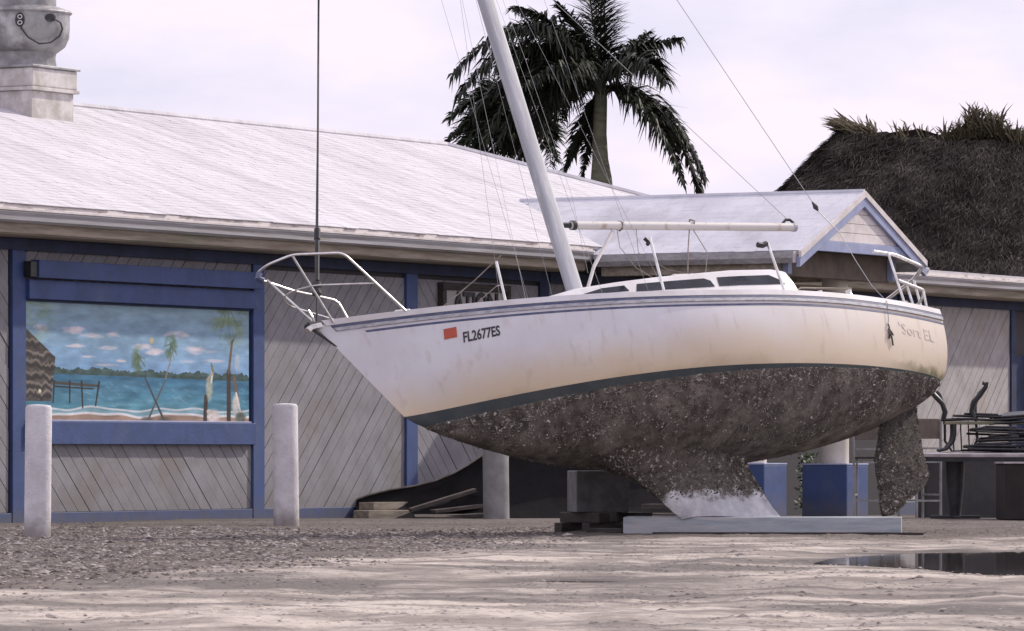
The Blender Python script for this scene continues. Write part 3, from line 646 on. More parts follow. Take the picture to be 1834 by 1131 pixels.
BSf = lambda s: .018 + .115 * max(0, s) ** 1.5
topside = hull_part('topsides', lambda zs, d, q: 0, lambda zs, d, q: zs, 18, 'topside')
hull_part('boot_stripe', lambda zs, d, q: -min(q, d), lambda zs, d, q: 0, 4, 'boot')
bot = hull_part('hull_bottom', lambda zs, d, q: -d, lambda zs, d, q: -min(q, d), 26, 'bottom')
# transom
tr = [hp(0, z) for z in np.linspace(0, st(0)[1], 14)]
MB().add([(p.x, p.y, p.z) for p in tr] + [(p.x, -p.y, p.z) for p in tr[::-1]], [tuple(range(28))]).obj('transom', 'topside', boat)
# deck with cockpit well
mb = MB(); nc = 17
dk = []
for s in SS:
    b, zs, d = st(s); x = hx(s, zs, zs)
    dk += [(x, b * q, zs - .005 + .06 * b * (1 - q * q)) for q in np.linspace(-1, 1, nc)]
fs = []
for i in range(len(SS) - 1):
    for j in range(nc - 1):
        if .35 < dk[i * nc][0] and dk[(i + 1) * nc][0] < 2.1 and 4 <= j < 12: continue
        fs.append((i * nc + j, (i + 1) * nc + j, (i + 1) * nc + j + 1, i * nc + j + 1))
mb.add(dk, fs).obj('deck', 'gel', boat, smooth=True)
MB().add([(.3, -.55, .25), (2.15, -.55, .25), (2.15, .55, .25), (.3, .55, .25), (.3, -.55, .76), (2.15, -.55, .76), (2.15, .55, .76), (.3, .55, .76)], [(0, 1, 2, 3), (0, 1, 5, 4), (2, 3, 7, 6), (1, 2, 6, 5), (3, 0, 4, 7)]).obj('cockpit', 'gel', boat)
# mouldings following the sheer
def strip(name, off0, off1, out0, m, s0=0., s1=.985, both=True):
    mb = MB()
    for side in ((1, -1) if both else (1,)):
        vs = []; ss = [s0 + (s1 - s0) * i / 60 for i in range(61)]
        for s in ss:
            zs = st(s)[1]
            for off, o_ in ((off0, -.004), (off0, out0), (off1, out0), (off1, -.004)):
                p = hp(s, zs - off); vs.append((p.x, (p.y + o_) * side, p.z))
        f = [(i * 4 + j, (i + 1) * 4 + j, (i + 1) * 4 + j + 1, i * 4 + j + 1) for i in range(60) for j in range(3)] + [(0, 1, 2, 3), (243, 242, 241, 240)]
        mb.add(vs, f)
    return mb.obj(name, m, boat)
strip('toe_rail', -.014, .045, .014, 'gel', 0, .99); strip('rub_rail', .049, .072, .012, 'stripe'); strip('rub_rail', .078, .112, .02, 'rail'); strip('cove_stripe', .138, .16, .003, 'stripe', .0, .955)
# cabin trunk
CP = [(5.8, .93, .26, .02), (5.45, .98, .46, .05), (5.1, 1.035, .56, .09), (4.8, 1.085, .61, .12), (4.3, 1.12, .66, .16), (3.75, 1.15, .70, .18), (2.85, 1.18, .74, .19), (2.3, 1.175, .74, .19), (2.15, 1.15, .74, .18), (2.1, 1.03, .75, .12)]
mb = MB(); vs = []; n = 12
for x, zt, hw, cr in CP:
    zb_ = .74 if x < 5 else .82
    half = [(hw + .10, zb_), (hw + .05, zb_ + (zt - zb_) * .5), (hw + .012, zt - .035), (hw - .03, zt), (hw * .6, zt + cr * .42), (hw * .25, zt + cr * .62)]
    ring = [(x, y, z) for y, z in half] + [(x, -y, z) for y, z in half[::-1]]; vs += ring
mb.add(vs, [(i * n + j, (i + 1) * n + j, (i + 1) * n + j + 1, i * n + j + 1) for i in range(len(CP) - 1) for j in range(n - 1)] + [tuple(range((len(CP) - 1) * n, len(CP) * n)), tuple(range(n - 1, -1, -1))])
cabin = mb.obj('cabin_trunk', 'gel', boat, smooth=True)
def cab_side(x, z):
    for (x1, z1, h1, _), (x0, z0, h0, _) in zip(CP, CP[1:]):
        if x0 <= x <= x1: k = (x - x0) / (x1 - x0); hw = h0 + (h1 - h0) * k; zt = z0 + (z1 - z0) * k; break
    zb_ = .74 if x < 5 else .82; zm_ = zb_ + (zt - zb_) * .5
    if z < zm_: k = (z - zb_) / (zm_ - zb_); return hw + .10 + (-.05) * k
    k = min(1, (z - zm_) / (zt - .035 - zm_)); return hw + .05 - .038 * k
def cwin(pts):
    for side in (1, -1):
        P = []
        for a, b in zip(pts, pts[1:] + pts[:1]): P += [(a[0] + (b[0] - a[0]) * k / 4, a[1] + (b[1] - a[1]) * k / 4) for k in range(4)]
        c = (sum(p[0] for p in P) / len(P), sum(p[1] for p in P) / len(P)); n_ = len(P)
        f_ = lambda p, d: (p[0], side * (cab_side(p[0], p[1]) + d), p[1])
        mb = MB().add([f_(c, .007)] + [f_(p, .006) for p in P] + [f_(p, -.02) for p in P], [(0, i + 1, (i + 1) % n_ + 1) for i in range(n_)] + [(i + 1, i + 1 + n_, (i + 1) % n_ + 1 + n_, (i + 1) % n_ + 1) for i in range(n_)])
        mb.obj('window', 'window', cabin)
cwin([(4.82, .975), (4.75, .995), (4.52, 1.045), (4.25, 1.055), (4.22, .985)])
cwin([(4.14, .965), (4.09, 1.062), (3.25, 1.078), (3.18, 1.045), (3.16, .97)])
cwin([(3.10, .972), (3.08, 1.082), (2.40, 1.085), (2.30, 1.03), (2.24, .965)])
MB().box(2.2, 3.3, -.35, .35, 1.29, 1.33).obj('hatch', 'gel', boat, bevel=.015); MB().box(4.75, 5.15, -.22, .22, 1.06, 1.13).obj('hatch', 'gel', boat, bevel=.015)
# cockpit coamings, winches, cleats
for s in (1, -1):
    MB().prism([(.5, .72), (2.08, .76), (2.08, .93), (1.7, .86), (.5, .80)], .56, .62, lambda a, b, d: (a, s * d, b)).obj('coaming', 'gel', boat, bevel=.01)
    for x in (1.75, 1.35):
        MB().lathe([(.05, .79), (.05, .83), (.035, .86), (.045, .9), (.0, .9)], (x, s * .70), 14).obj('winch', 'steel', boat, smooth=True)
    MB().tube([(1.98, s * .72, .82), (1.92, s * .72, .86), (1.82, s * .72, .85), (1.76, s * .72, .81)], .013, 6).obj('cleat', 'steel', boat)
    MB().tube([(6.9, s * .28, 1.0), (6.85, s * .28, 1.04), (6.7, s * .3, 1.04), (6.66, s * .3, 1.0)], .012, 6).obj('cleat', 'steel', boat)
MB().tube([(2.05, .62, .93), (1.9, .62, .99), (1.2, .6, .97)], .012, 6).obj('tiller', 'wood', boat)
MB().tube([(2.0, .55, .9), (1.7, .5, .92), (1.45, .58, .9), (1.3, .66, .84), (1.1, .7, .80)], .016, 6).obj('rope', 'rope', boat)
# keel and rudder (foil sections)
def foil(name, m, prof, tmax, nz=16, nxx=12, jit=.0, skew=0.):
    """prof: rows (z, x_lead, x_trail, thickness factor)"""
    mb = MB(); vs = []
    rows = []
    for i in range(nz + 1):
        q = i / nz * (len(prof) - 1); k = min(int(q), len(prof) - 2); f = q - k; rows.append([prof[k][j] + (prof[k + 1][j] - prof[k][j]) * f for j in range(4)])
    ring = []
    for q_i, (z, xl, xt, tf) in enumerate(rows):
        zk = skew * (q_i / nz) ** 2
        r_ = []
        for j in range(nxx + 1):
            c_ = j / nxx; r_.append((xl + (xt - xl) * c_, tmax * tf * (math.sqrt(c_) * (1 - c_) * 2.4 + .03)))
        ring.append([(x + jit * random.uniform(-1, 1), y + jit * random.uniform(-.5, .5), z + zk * i_ / nxx) for i_, (x, y) in enumerate(r_)] + [(x, -y, z + zk * (nxx - i_) / nxx) for i_, (x, y) in enumerate(r_[::-1])])
    n_ = len(ring[0]); vs = [v for r_ in ring for v in r_]
    mb.add(vs, [(i * n_ + j, i * n_ + (j + 1) % n_, (i + 1) * n_ + (j + 1) % n_, (i + 1) * n_ + j) for i in range(nz) for j in range(n_)] + [tuple(range(n_)), tuple(range(nz * n_, (nz + 1) * n_))])
    return mb.obj(name, m, boat, smooth=True)
keel = foil('keel', 'keel', [(-.5, 4.85, 2.72, 3.6), (-.60, 4.66, 2.78, 2.5), (-.70, 4.46, 2.82, 1.7), (-.82, 4.30, 2.80, 1.25), (-.98, 4.14, 2.74, 1.0), (-1.16, 4.0, 2.66, .95), (-1.30, 3.87, 2.555, .9)], .13, 36, 16, .004, -.108)
M['rudder'] = mat('fouled rudder', (.07, .06, .05), (.035, .03, .026), 8, .95, .012, 26)
rud = foil('rudder', 'rudder', [(-.18, .78, .30, 1.), (-.45, .92, .36, 1.1), (-.75, 1.10, .42, 1.1), (-.98, 1.16, .42, 1.05), (-1.12, 1.17, .55, 1.), (-1.2, 1.2, .72, .95), (-1.26, 1.22, .93, .9), (-1.40, 1.24, 1.08, .8)], .05, 24, 12, .006)
# barnacle crust: tens of thousands of lumps, one mesh
def crust(n, seed, name):
    rr = random.Random(seed); v, f = [], []
    tri = [(0, 1, 2), (0, 2, 3), (0, 3, 4), (0, 4, 1)]
    for _ in range(n):
        s = rr.uniform(.01, .975); b, zs, d = st(s); BS = BSf(s)
        if d < BS + .02: continue
        w = rr.random()
        z = -BS - .0 - (d - BS) * (w ** 1.5 if rr.random() < .7 else rr.random() * .15)
        edge = noise.noise((s * 30, 0, 1)) * .05
        if z > -BS - .03 - abs(edge) and rr.random() < .6: continue
        p = hp(s, z); side = 1 if rr.random() < .85 else -1; cl = noise.noise((p.x * 2.6, z * 4, 3)) + .5 * noise.noise((p.x * 7, z * 9, 8))
        if cl < -.12 and rr.random() < .75: continue
        q1 = hp(min(s + .01, .99), z) - p; q2 = hp(s, z + .02) - p
        if q1.length < 1e-5 or q2.length < 1e-5: continue
        nn = q2.cross(q1); 
        if nn.length < 1e-9: continue
        nn.normalize()
        if nn.y < 0: nn = -nn
        a = q1.normalized(); b_ = nn.cross(a); r_ = rr.uniform(.004, .012) * (1.1 + .6 * max(0, cl)) * (1.7 if rr.random() < .08 else 1); h = r_ * rr.uniform(.3, 1.0); th_ = rr.random() * 6.28
        P = [p + nn * h + a * rr.uniform(-.4, .4) * r_ + b_ * rr.uniform(-.4, .4) * r_] + [p - nn * .006 + (a * math.cos(th_ + k * 1.571) + b_ * math.sin(th_ + k * 1.571)) * r_ * rr.uniform(.7, 1.4) for k in range(4)]
        o = len(v); v += [(q.x, q.y * side, q.z) for q in P]; f += [tuple(i + o for i in t) for t in tri]
    return raw(name, v, f, 'barn', boat, kind='stuff')
crust(36000, 5, 'barnacles')
def worms(n, seed):                         # pale tube-worm squiggles
    rr = random.Random(seed); v, f = [], []
    for _ in range(n):
        s = rr.uniform(.05, .93); b, zs, d = st(s); z = -.06 - (d - .08) * rr.random() ** 1.2
        if d < .15 or z < -d + .02 or z > -BSf(s) - .02: continue
        a = rr.random() * 6.28; pp_ = []; l = rr.uniform(.008, .02); x = s
        for k in range(4):
            p = hp(min(max(x, .01), .98), max(z, -d + .005)); pp_.append(p + Vector((0, .014, -.006))); a += rr.uniform(-.9, .9); x += l * math.cos(a) / 7.0; z += l * math.sin(a)
        mb_ = MB().tube(pp_, rr.uniform(.0018, .0034), 3, cap=False); o_ = len(v); v += mb_.v; f += [tuple(i + o_ for i in q) for q in mb_.f]
    raw('worm_tubes', v, f, 'worm', boat, kind='stuff')
worms(420, 4)
def crust2(name, prof, tmax, n, zmin, seed):
    rr = random.Random(seed); v, f = [], []
    for _ in range(n):
        q = rr.random() * (len(prof) - 1); k = int(q); fr = q - k; z, xl, xt, tf = [prof[k][j] + (prof[k + 1][j] - prof[k][j]) * fr for j in range(4)]
        if z + rr.uniform(-.12, .12) < zmin: continue
        c_ = rr.random(); x = xl + (xt - xl) * c_; y = tmax * tf * (math.sqrt(c_) * (1 - c_) * 2.4 + .03); r_ = rr.uniform(.007, .018); sd_ = 1 if rr.random() < .7 else -1
        P = [(x + rr.uniform(-.5, .5) * r_, y + r_ * rr.uniform(.5, 1.4), z)] + [(x + r_ * math.cos(a), y - .004, z + r_ * math.sin(a)) for a in (.3, 1.9, 3.4, 5)]
        o = len(v); v += [(a, b * sd_, c) for a, b, c in P]; f += [(o, o + 1, o + 2), (o, o + 2, o + 3), (o, o + 3, o + 4), (o, o + 4, o + 1)]
    return raw(name, v, f, 'barn', boat, kind='stuff')
crust2('barnacles', [(-.5, 4.85, 2.72, 3.6), (-.60, 4.66, 2.78, 2.5), (-.70, 4.46, 2.82, 1.7), (-.82, 4.30, 2.80, 1.25), (-.98, 4.14, 2.74, 1.0), (-1.16, 4.0, 2.66, .95)], .13, 9000, -1.0, 2)
crust2('barnacles', [(-.18, .78, .30, 1.), (-.75, 1.10, .42, 1.1), (-.98, 1.16, .42, 1.05), (-1.2, 1.2, .72, .95), (-1.40, 1.24, 1.08, .8)], .05, 2200, -2, 3)
# mast, boom
def mast_ring(c, ax, ay, n=20):
    return [(c[0] + ax * abs(math.cos(q)) ** .38 * math.copysign(1, math.cos(q)), c[1] + ay * abs(math.sin(q)) ** .38 * math.copysign(1, math.sin(q)), c[2]) for q in [i * 2 * math.pi / n for i in range(n)]]
zz = [1.22, 1.6, 4, 7, 11.5]; vs = []
for z in zz: vs += mast_ring((4.34, 0, z), .084 - .01 * (z > 5), .056)
mast = MB().add(vs, [(i * 20 + j, i * 20 + (j + 1) % 20, (i + 1) * 20 + (j + 1) % 20, (i + 1) * 20 + j) for i in range(4) for j in range(20)] + [tuple(range(80, 100))]).obj('mast', 'alu', boat, smooth=True)
MB().box(4.2, 4.48, -.1, .1, 1.2, 1.235).obj('mast_step', 'alu', mast, bevel=.01)
MB().box(4.25, 4.26, -.012, .012, 1.5, 11.4).obj('sail_track', 'gel', mast)
for s in (1, -1): MB().tube([(4.34, s * .05, 6.42), (4.3, s * .75, 6.5)], .02, 8, .013).obj('spreader', 'alu', mast)
boom = MB().tube([(4.14, 0, 2.085), (3.2, 0, 2.06), (2.2, 0, 2.03), (1.18, 0, 2.0)], .045, 14).obj('boom', 'boom', boat, smooth=True)
MB().tube([(4.25, 0, 2.09), (4.13, 0, 2.085)], .03, 8).obj('gooseneck', 'black', boom)
MB().tube([(4.13, 0, 2.085), (4.08, 0, 2.085)], .052, 14).obj('boom_end', 'black', boom); MB().tube([(1.2, 0, 2.0), (1.16, 0, 2.0)], .05, 14).obj('boom_end', 'alu', boom)
MB().tube([(1.32, 0, 2.045), (1.26, 0, 2.09), (1.2, 0, 2.09), (1.16, 0, 2.05)], .016, 6).obj('block', 'black', boom)
for x in (3.5, 2.55): MB().tube([(x, 0, 2.12), (x - .01, .05, 2.08), (x, .03, 2.02), (x, -.03, 2.02), (x, -.05, 2.08), (x, 0, 2.12)], .009, 6).obj('boom_lashing', 'rope', boom)
# mainsheet, vang, hanging lines
def rope(pts, r=.006, m='rope', name='rope', n=5): return MB().tube(pts, r, n).obj(name, m, boat)
rope([(4.2, 0, 1.3), (4.0, 0, 1.6), (3.6, 0, 2.02)], .02, 'boom', 'boom_vang', 8)
rope([(2.6, 0, 2.0), (2.72, .02, 1.75), (2.8, .0, 1.5), (2.9, 0, 1.36)], .007); rope([(2.55, 0, 2.0), (2.5, .05, 1.7), (2.66, .1, 1.42)], .005)
rope([(3.3, 0, 2.02), (3.45, .1, 1.7), (3.3, .3, 1.4), (3.2, .5, 1.25)], .004); rope([(3.55, 0, 2.03), (3.62, .04, 1.8), (3.5, .05, 1.55), (3.3, .1, 1.36)], .004)
# stays
MH = Vector((4.36, 0, 11.4))
def stay(a, b, r=.003, name='stay', m='wire'): return MB().tube([a, b], r, 5).obj(name, m, boat)
fs0 = Vector((7.63, 0, 1.06)); fdir = (MH - fs0).normalized()
fst = stay(fs0, MH, .011, 'forestay', 'furl'); stay(fs0 + Vector((-.06, .02, .3)), MH + Vector((-.06, .02, 0)), .005, 'halyard', 'furl')
MB().lathe([(.02, 0), (.05, .02), (.05, .05), (.028, .07), (.028, .09), (.05, .11), (.05, .14), (.02, .16)], n=16).obj('furling_drum', 'furl', fst, smooth=True).matrix_local = Matrix.Translation(fs0 + fdir * .32) @ fdir.to_track_quat('Z', 'Y').to_matrix().to_4x4()
MB().tube([fs0 + fdir * .5, fs0 + fdir * .98], .024, 8).obj('turnbuckle', 'furl', fst); MB().tube([fs0 + fdir * .98, fs0 + fdir * 1.1], .034, 8).obj('turnbuckle', 'furl', fst)
bs1 = Vector((.77, 0, 2.19)); bst = stay(MH, bs1, .004, 'backstay')
MB().tube([bs1 + (MH - bs1).normalized() * .12, bs1 + (MH - bs1).normalized() * .05, bs1], [.006, .03, .008], 8).obj('insulator', 'furl', bst)
hk = Vector((.62, .05, 1.9)); MB().tube([bs1, (.68, .02, 2.03), hk], .005, 5).obj('pigtail', 'wire', bst)
pe = hull_at(1.05, .38); MB().tube([hk, (.66, .2, 1.5), (.82, .5, 1.05), hull_at(.98, .66) + Vector((0, .03, .04)), hull_at(1.03, .5) + Vector((0, .02, 0)), pe + Vector((0, .015, .06))], .004, 5).obj('pigtail', 'wire', bst)
for dx, dz in ((-.05, -.05), (.03, -.09), (.0, .07), (-.02, -.16)): MB().tube([pe + Vector((0, .015, .02)), hull_at(1.05 + dx * .5, .38 + dz * .5) + Vector((0, .02, 0)), hull_at(1.05 + dx, .38 + dz) + Vector((0, .014, 0))], .009, 5).obj('frayed_end', 'ink', bst)
stay((1.22, 0, 2.08), (4.28, 0, 5.75), .0035, 'topping_lift')
for s in (1, -1):
    cpx = hp(.56, st(.56)[1]); stay((cpx.x, s * cpx.y * .93, cpx.z), (4.3, s * .75, 6.5), .0019, 'shroud'); stay((4.3, s * .75, 6.5), (4.34, s * .06, 11.2), .0019, 'shroud')
    for x in (4.75, 3.95): stay((x, s * .93, .84), (4.34, s * .06, 6.3), .0019, 'shroud')
rope([(4.5, .05, 6.5), (4.9, .1, 3), (5.2, .25, 1.05)], .0019, 'wire', 'halyard'); rope([(4.25, 0, 6.5), (4.1, .05, 4), (4.05, .06, 2.4), (4.15, .06, 1.5)], .0019, 'wire', 'halyard')
# stanchions, lifelines, pulpit, pushpit
stan = []
for x, zt in ((5.79, 1.36), (4.04, 1.43), (2.45, 1.34)):
    for s in (1, -1):
        lo = hull_at(x, .72); b = Vector((x, s * (hull_at(x, .76).y - .05), [st(q)[1] for q in SS if q * 7.6 >= x - .05][0])); t = Vector((x - .02 + (.06 if x < 3 else 0), s * (abs(b.y) + .02), zt))
        o = MB().tube([b, t], .0145, 8).obj('stanchion', 'steel', boat); MB().tube([b - Vector((0, 0, .01)), b + Vector((0, 0, .03))], .03, 8).obj('stanchion_base', 'steel', o); stan.append((x, s, b, t))
MB().tube([(4.06, 1.0, 1.44), (4.02, 1.0, 1.39), (4.06, 1.02, 1.36)], .022, 6).obj('deck_light', 'black', boat); MB().tube([(2.62, 1.0, 1.33), (2.56, 1.0, 1.32), (2.5, 1.0, 1.34)], .03, 8).obj('deck_light', 'black', boat)
rope([(7.35, -.35, 1.55), (6.7, -.6, 1.42), (5.77, -.83, 1.36)], .004, 'rope', 'lifeline'); rope([(5.77, -.83, 1.36), (4.9, -.95, 1.36), (4.02, -1.05, 1.43)], .004, 'rope', 'lifeline'); rope([(4.02, -1.05, 1.43), (3.2, -1.05, 1.3), (2.45, -1.0, 1.34)], .004, 'rope', 'lifeline')
rope([(6.35, .3, 1.02), (5.95, .5, 1.25), (5.8, .84, 1.5 - .14)], .006, 'rope', 'lifeline'); rope([(6.0, .3, 1.0), (5.7, .5, 1.18), (5.5, .3, 1.28)], .005, 'rope', 'lifeline')
def bez(P, n=5):                              # smooth the corners of a bent tube
    P = [Vector(p) for p in P]; out_ = [P[0]]
    for i in range(1, len(P) - 1):
        a, b, c_ = P[i - 1], P[i], P[i + 1]; d = min(.07, (b - a).length * .45, (c_ - b).length * .45); q0 = b + (a - b).normalized() * d; q1 = b + (c_ - b).normalized() * d
        out_ += [q0 * (1 - k) ** 2 + b * 2 * k * (1 - k) + q1 * k * k for k in [j / n for j in range(n + 1)]]
    return out_ + [P[-1]]
pul = MB().tube(bez([(6.84, .43, .97), (7.41, .46, 1.62), (7.9, .3, 1.69), (8.1, .12, 1.67), (8.13, -.05, 1.66), (7.95, -.26, 1.68), (7.55, -.36, 1.60), (7.0, -.42, 1.5), (6.84, -.43, .97)]), .0125, 8).obj('pulpit', 'steel', boat, smooth=True)
for s in (1, -1):
    MB().tube([(7.5, s * .1, 1.02), (7.88, s * .27, 1.685)], .0125, 8).obj('pulpit_leg', 'steel', pul)
MB().tube(bez([(7.1, .44, 1.285), (7.72, .27, 1.36), (7.88, .1, 1.38), (7.9, -.06, 1.39), (7.75, -.22, 1.37), (7.2, -.25, 1.2)]), .009, 8).obj('pulpit_rail', 'steel', pul, smooth=True)
MB().tube([(8.14, .0, 1.63), (8.17, .0, 1.58), (8.12, .0, 1.55)], .035, 8).obj('bow_light', 'stripe', pul)
MB().tube([(7.62, .04, 1.02), (7.74, .04, 1.0), (7.78, .03, .97)], .035, 8).obj('bow_roller', 'steel', boat); MB().box(7.58, 7.76, -.05, .05, 1.03, 1.065).obj('stem_fitting', 'black', boat, bevel=.008); MB().tube([(7.66, .0, 1.05), (7.68, .03, 1.12), (7.70, .02, 1.2)], .012, 6).obj('anchor_pin', 'steel', boat)
MB().tube([(7.7, .0, 1.0), (7.62, .0, .93), (7.45, .0, .78)], [.016, .014, .008], 6).obj('stem_band', 'furl', boat)
psh = MB().tube(bez([(.86, .74, 1.335), (.55, .70, 1.31), (.12, .6, 1.20), (.02, .3, 1.2), (.02, -.3, 1.2), (.12, -.6, 1.2), (.6, -.74, 1.3), (.62, -.74, .78)]), .02, 8).obj('pushpit', 'steel', boat, smooth=True)
MB().tube(bez([(.64, .73, .99), (.22, .62, .91), (.05, .3, .91), (.05, -.3, .91), (.2, -.6, .95), (.62, -.73, 1.0)]), .017, 8).obj('pushpit_rail', 'steel', psh, smooth=True)
for a in ([(.64, .71, .74), (.66, .73, 1.325)], [(.45, .62, .72), (.5, .68, .95)], [(.22, .56, .71), (.24, .62, .92)], [(.06, .3, .72), (.03, .3, 1.2)], [(.06, -.3, .72), (.03, -.3, 1.2)]): MB().tube(a, .0145, 8).obj('pushpit_leg', 'steel', psh)
# outlines on the hull: number, decal, faded name
def on_hull(me_, x0, z0, size_out=.004, slope=0.):
    for v in me_.vertices:
        x, z = x0 - v.co.x, z0 + v.co.y + slope * v.co.x; p = hull_at(x, z); n = hull_n(x, z); q = p + n * (size_out + (v.co.z if v.co.z > 0 else 0)); v.co = q
    return me_
def hull_text(s, size, x0, z0, m, name, sx, slope=0., ):
    tm = on_hull(text_mesh(s, size, .001, sx, .0035 if m == 'ink' else 0), x0, z0, .003, slope); o = bpy.data.objects.new(name, tm); COL.objects.link(o); tm.materials.append(M[m]); o.parent = boat; return o
hull_text('FL2677ES', .135, 6.12, .615, 'ink', 'registration_number', .70, .0)
bmx = bmesh.new(); bmesh.ops.create_grid(bmx, x_segments=6, y_segments=5, size=.5)
tm = bpy.data.meshes.new('decal'); bmx.to_mesh(tm); bmx.free()
for v in tm.vertices: v.co.x *= .125; v.co.y *= .10
on_hull(tm, 6.42, .685, .004, .0); o = bpy.data.objects.new('decal', tm); COL.objects.link(o); tm.materials.append(M['red']); o.parent = boat
hull_text("'Sort EL", .17, .56, .40, 'faded', 'faded_name', 1.1, -.08)

# ------------------------------------------------------------ things on the ground
def bollard(px, py, h, r, label, m='concrete'):
    Y = F * CH / (py - HOR); Y = Y; p = wpt(px, py, Y)
    o = thing('bollard', label, 'bollard', (p.x, Y, gz(Y)), 0, 'white concrete filled bollards in front of the wall')
    o.rotation_euler = (R(random.uniform(-.6, .6)), R(random.uniform(-.7, .7)), random.random() * 6)
    MB().lathe([(r, -.3), (r, .02), (r * .995, h * .5), (r, h - .03), (r * .97, h - .012)], n=32).obj('pipe', m, o, smooth=True)
    MB().lathe([(r * .95, h - .02), (r * .9, h + .002), (r * .6, h + .008), (.01, h + .012)], n=32).obj('concrete_cap', m, o, smooth=True)
bollard(67, 962, 1.315, .134, 'white round bollard in front of the mural, nearest the left edge')
bollard(513, 942, 1.40, .148, 'white round bollard standing left of the bow, beside the blue post')
bollard(889, 929, .95, .168, 'round bollard under the dark hull, greyed by painted shade', 'concreteshade')
def plank(name, a, b, w, t, z, m, label, cat='plank', group=None, roll=0):
    a, b = Vector((a[0], a[1], 0)), Vector((b[0], b[1], 0)); d = b - a; o = MB()
    n_ = 6; vs = []
    for i in range(n_ + 1):
        x = d.length * i / n_; k = random.uniform(-.004, .004)
        vs += [(x, -w / 2 + k, 0), (x, w / 2 + k, 0), (x, w / 2 + k, t + k * .5), (x, -w / 2 + k, t - k * .5)]
    o.add(vs, [(i * 4 + j, i * 4 + (j + 1) % 4, (i + 1) * 4 + (j + 1) % 4, (i + 1) * 4 + j) for i in range(n_) for j in range(4)] + [(3, 2, 1, 0), tuple(n_ * 4 + j for j in range(4))])
    ob = o.obj(name, m, None, bevel=.006); ob.location = (a.x, a.y, z); ob.rotation_euler = (roll, 0, math.atan2(d.y, d.x)); tag(ob, label, cat, group); return ob
plank('timber_beam', (1.18, 52.22), (4.03, 51.98), .82, .19, -.012, 'beam', 'pale grey painted timber beam lying flat under the keel', 'beam')
plank('plank', (1.45, 51.78), (4.22, 51.5), .1, .03, -.005, 'wooddk', 'thin dark plank lying along the front foot of the pale beam')
plank('plank', (.86, 52.35), (1.15, 51.85), .2, .06, 0, 'wooddk', 'short dark plank at the left end of the pale timber beam')
plank('plank', (-1.99, 66.2), (-1.36, 66.8), .3, .11, -.03, 'wood', 'brown board lying lowest of two beside the tarpaulin')
plank('plank', (-1.93, 66.5), (-1.34, 67.2), .26, .1, .085, 'wood', 'brown board lying crosswise on top of another beside the tarpaulin')
plank('plank', (-2.78, 67.1), (-2.38, 67.0), .06, .025, -.02, 'white', 'thin pale stick on the ground right of the middle bollard')
plank('plank', (1.35, 58.0), (2.6, 57.2), .22, .06, .0, 'wooddk', 'dark plank lying flat behind the keel, lower of two')
plank('plank', (1.28, 58.3), (2.3, 58.0), .16, .045, .065, 'wood', 'weathered plank lying on a dark plank behind the keel')
plank('plank', (-1.2, 66.0), (-.62, 66.3), .2, .05, -.03, 'wooddk', 'short dark offcut in front of the tarpaulin')
# crib and block propping the low side of the hull
crib = thing('timber_crib', 'dark timber crib on the ground carrying a grey block under the hull', 'timber stack', (1.0, 53.4, 0), R(35))
for i in (-1, 1): MB().box(-.45, .45, i * .25 - .07, i * .25 + .07, -.03, .1).obj('timber', 'wooddk', crib, bevel=.008); MB().box(i * .28 - .07, i * .28 + .07, -.36, .36, .101, .21).obj('timber', 'wooddk', crib, bevel=.008)
blk = MB().box(-.29, .29, -.2, .2, 0, .44).obj('concrete_block', 'grey', bevel=.012); blk.location = (.915, 53.35, .212); blk.rotation_euler = (0, 0, R(14)); tag(blk, 'plain grey block propped under the dark hull on timbers', 'block')
# tarpaulin heap with a pale hem; right end added to paint shade behind the keel
tp = thing('tarpaulin', 'dark tarpaulin heap with a curved pale hem under the hull, right end added as shade', 'tarpaulin', (0, 0, 0))
hemline = [(632, 898), (660, 888), (700, 878), (745, 871), (780, 862), (812, 849), (838, 834), (862, 818), (900, 796), (980, 780), (1060, 790), (1200, 800), (1300, 815), (1338, 850), (1345, 915)]
vs = []; nr = 9
for i, (px, py) in enumerate(hemline):
    Yt = 67.4 - .35 * min(1, i / 5); top = wpt(px, py, Yt)
    for j in range(nr):
        k = j / (nr - 1); Yj = Yt - 1.0 * k ** 1.6; zj = top.z + (gz(66) - .05 - top.z) * k; w = (noise.noise((px * .02, k * 4, 7)) * .14 + noise.noise((px * .06, k * 9, 2)) * .07) * (.15 + math.sin(k * 3.14))
        vs.append((top.x + w, Yj + w, zj + w * .5))
    for k in (.5, 1): vs.append((top.x, Yt + .9 * k, top.z + (gz(68) - .05 - top.z) * (k ** 2)))
q = nr + 2; mb = MB(); order = [q - 1, q - 2] + list(range(nr))
mb.add(vs, [(i * q + order[j], (i + 1) * q + order[j], (i + 1) * q + order[j + 1], i * q + order[j + 1]) for i in range(len(hemline) - 1) for j in range(q - 1)]); mb.obj('sheet', 'tarp', tp, smooth=True)
MB().tube([wpt(px, py - 1, 67.38 - .35 * min(1, i / 5)) for i, (px, py) in enumerate(hemline[:9])], .013, 6).obj('hem', 'hem', tp)

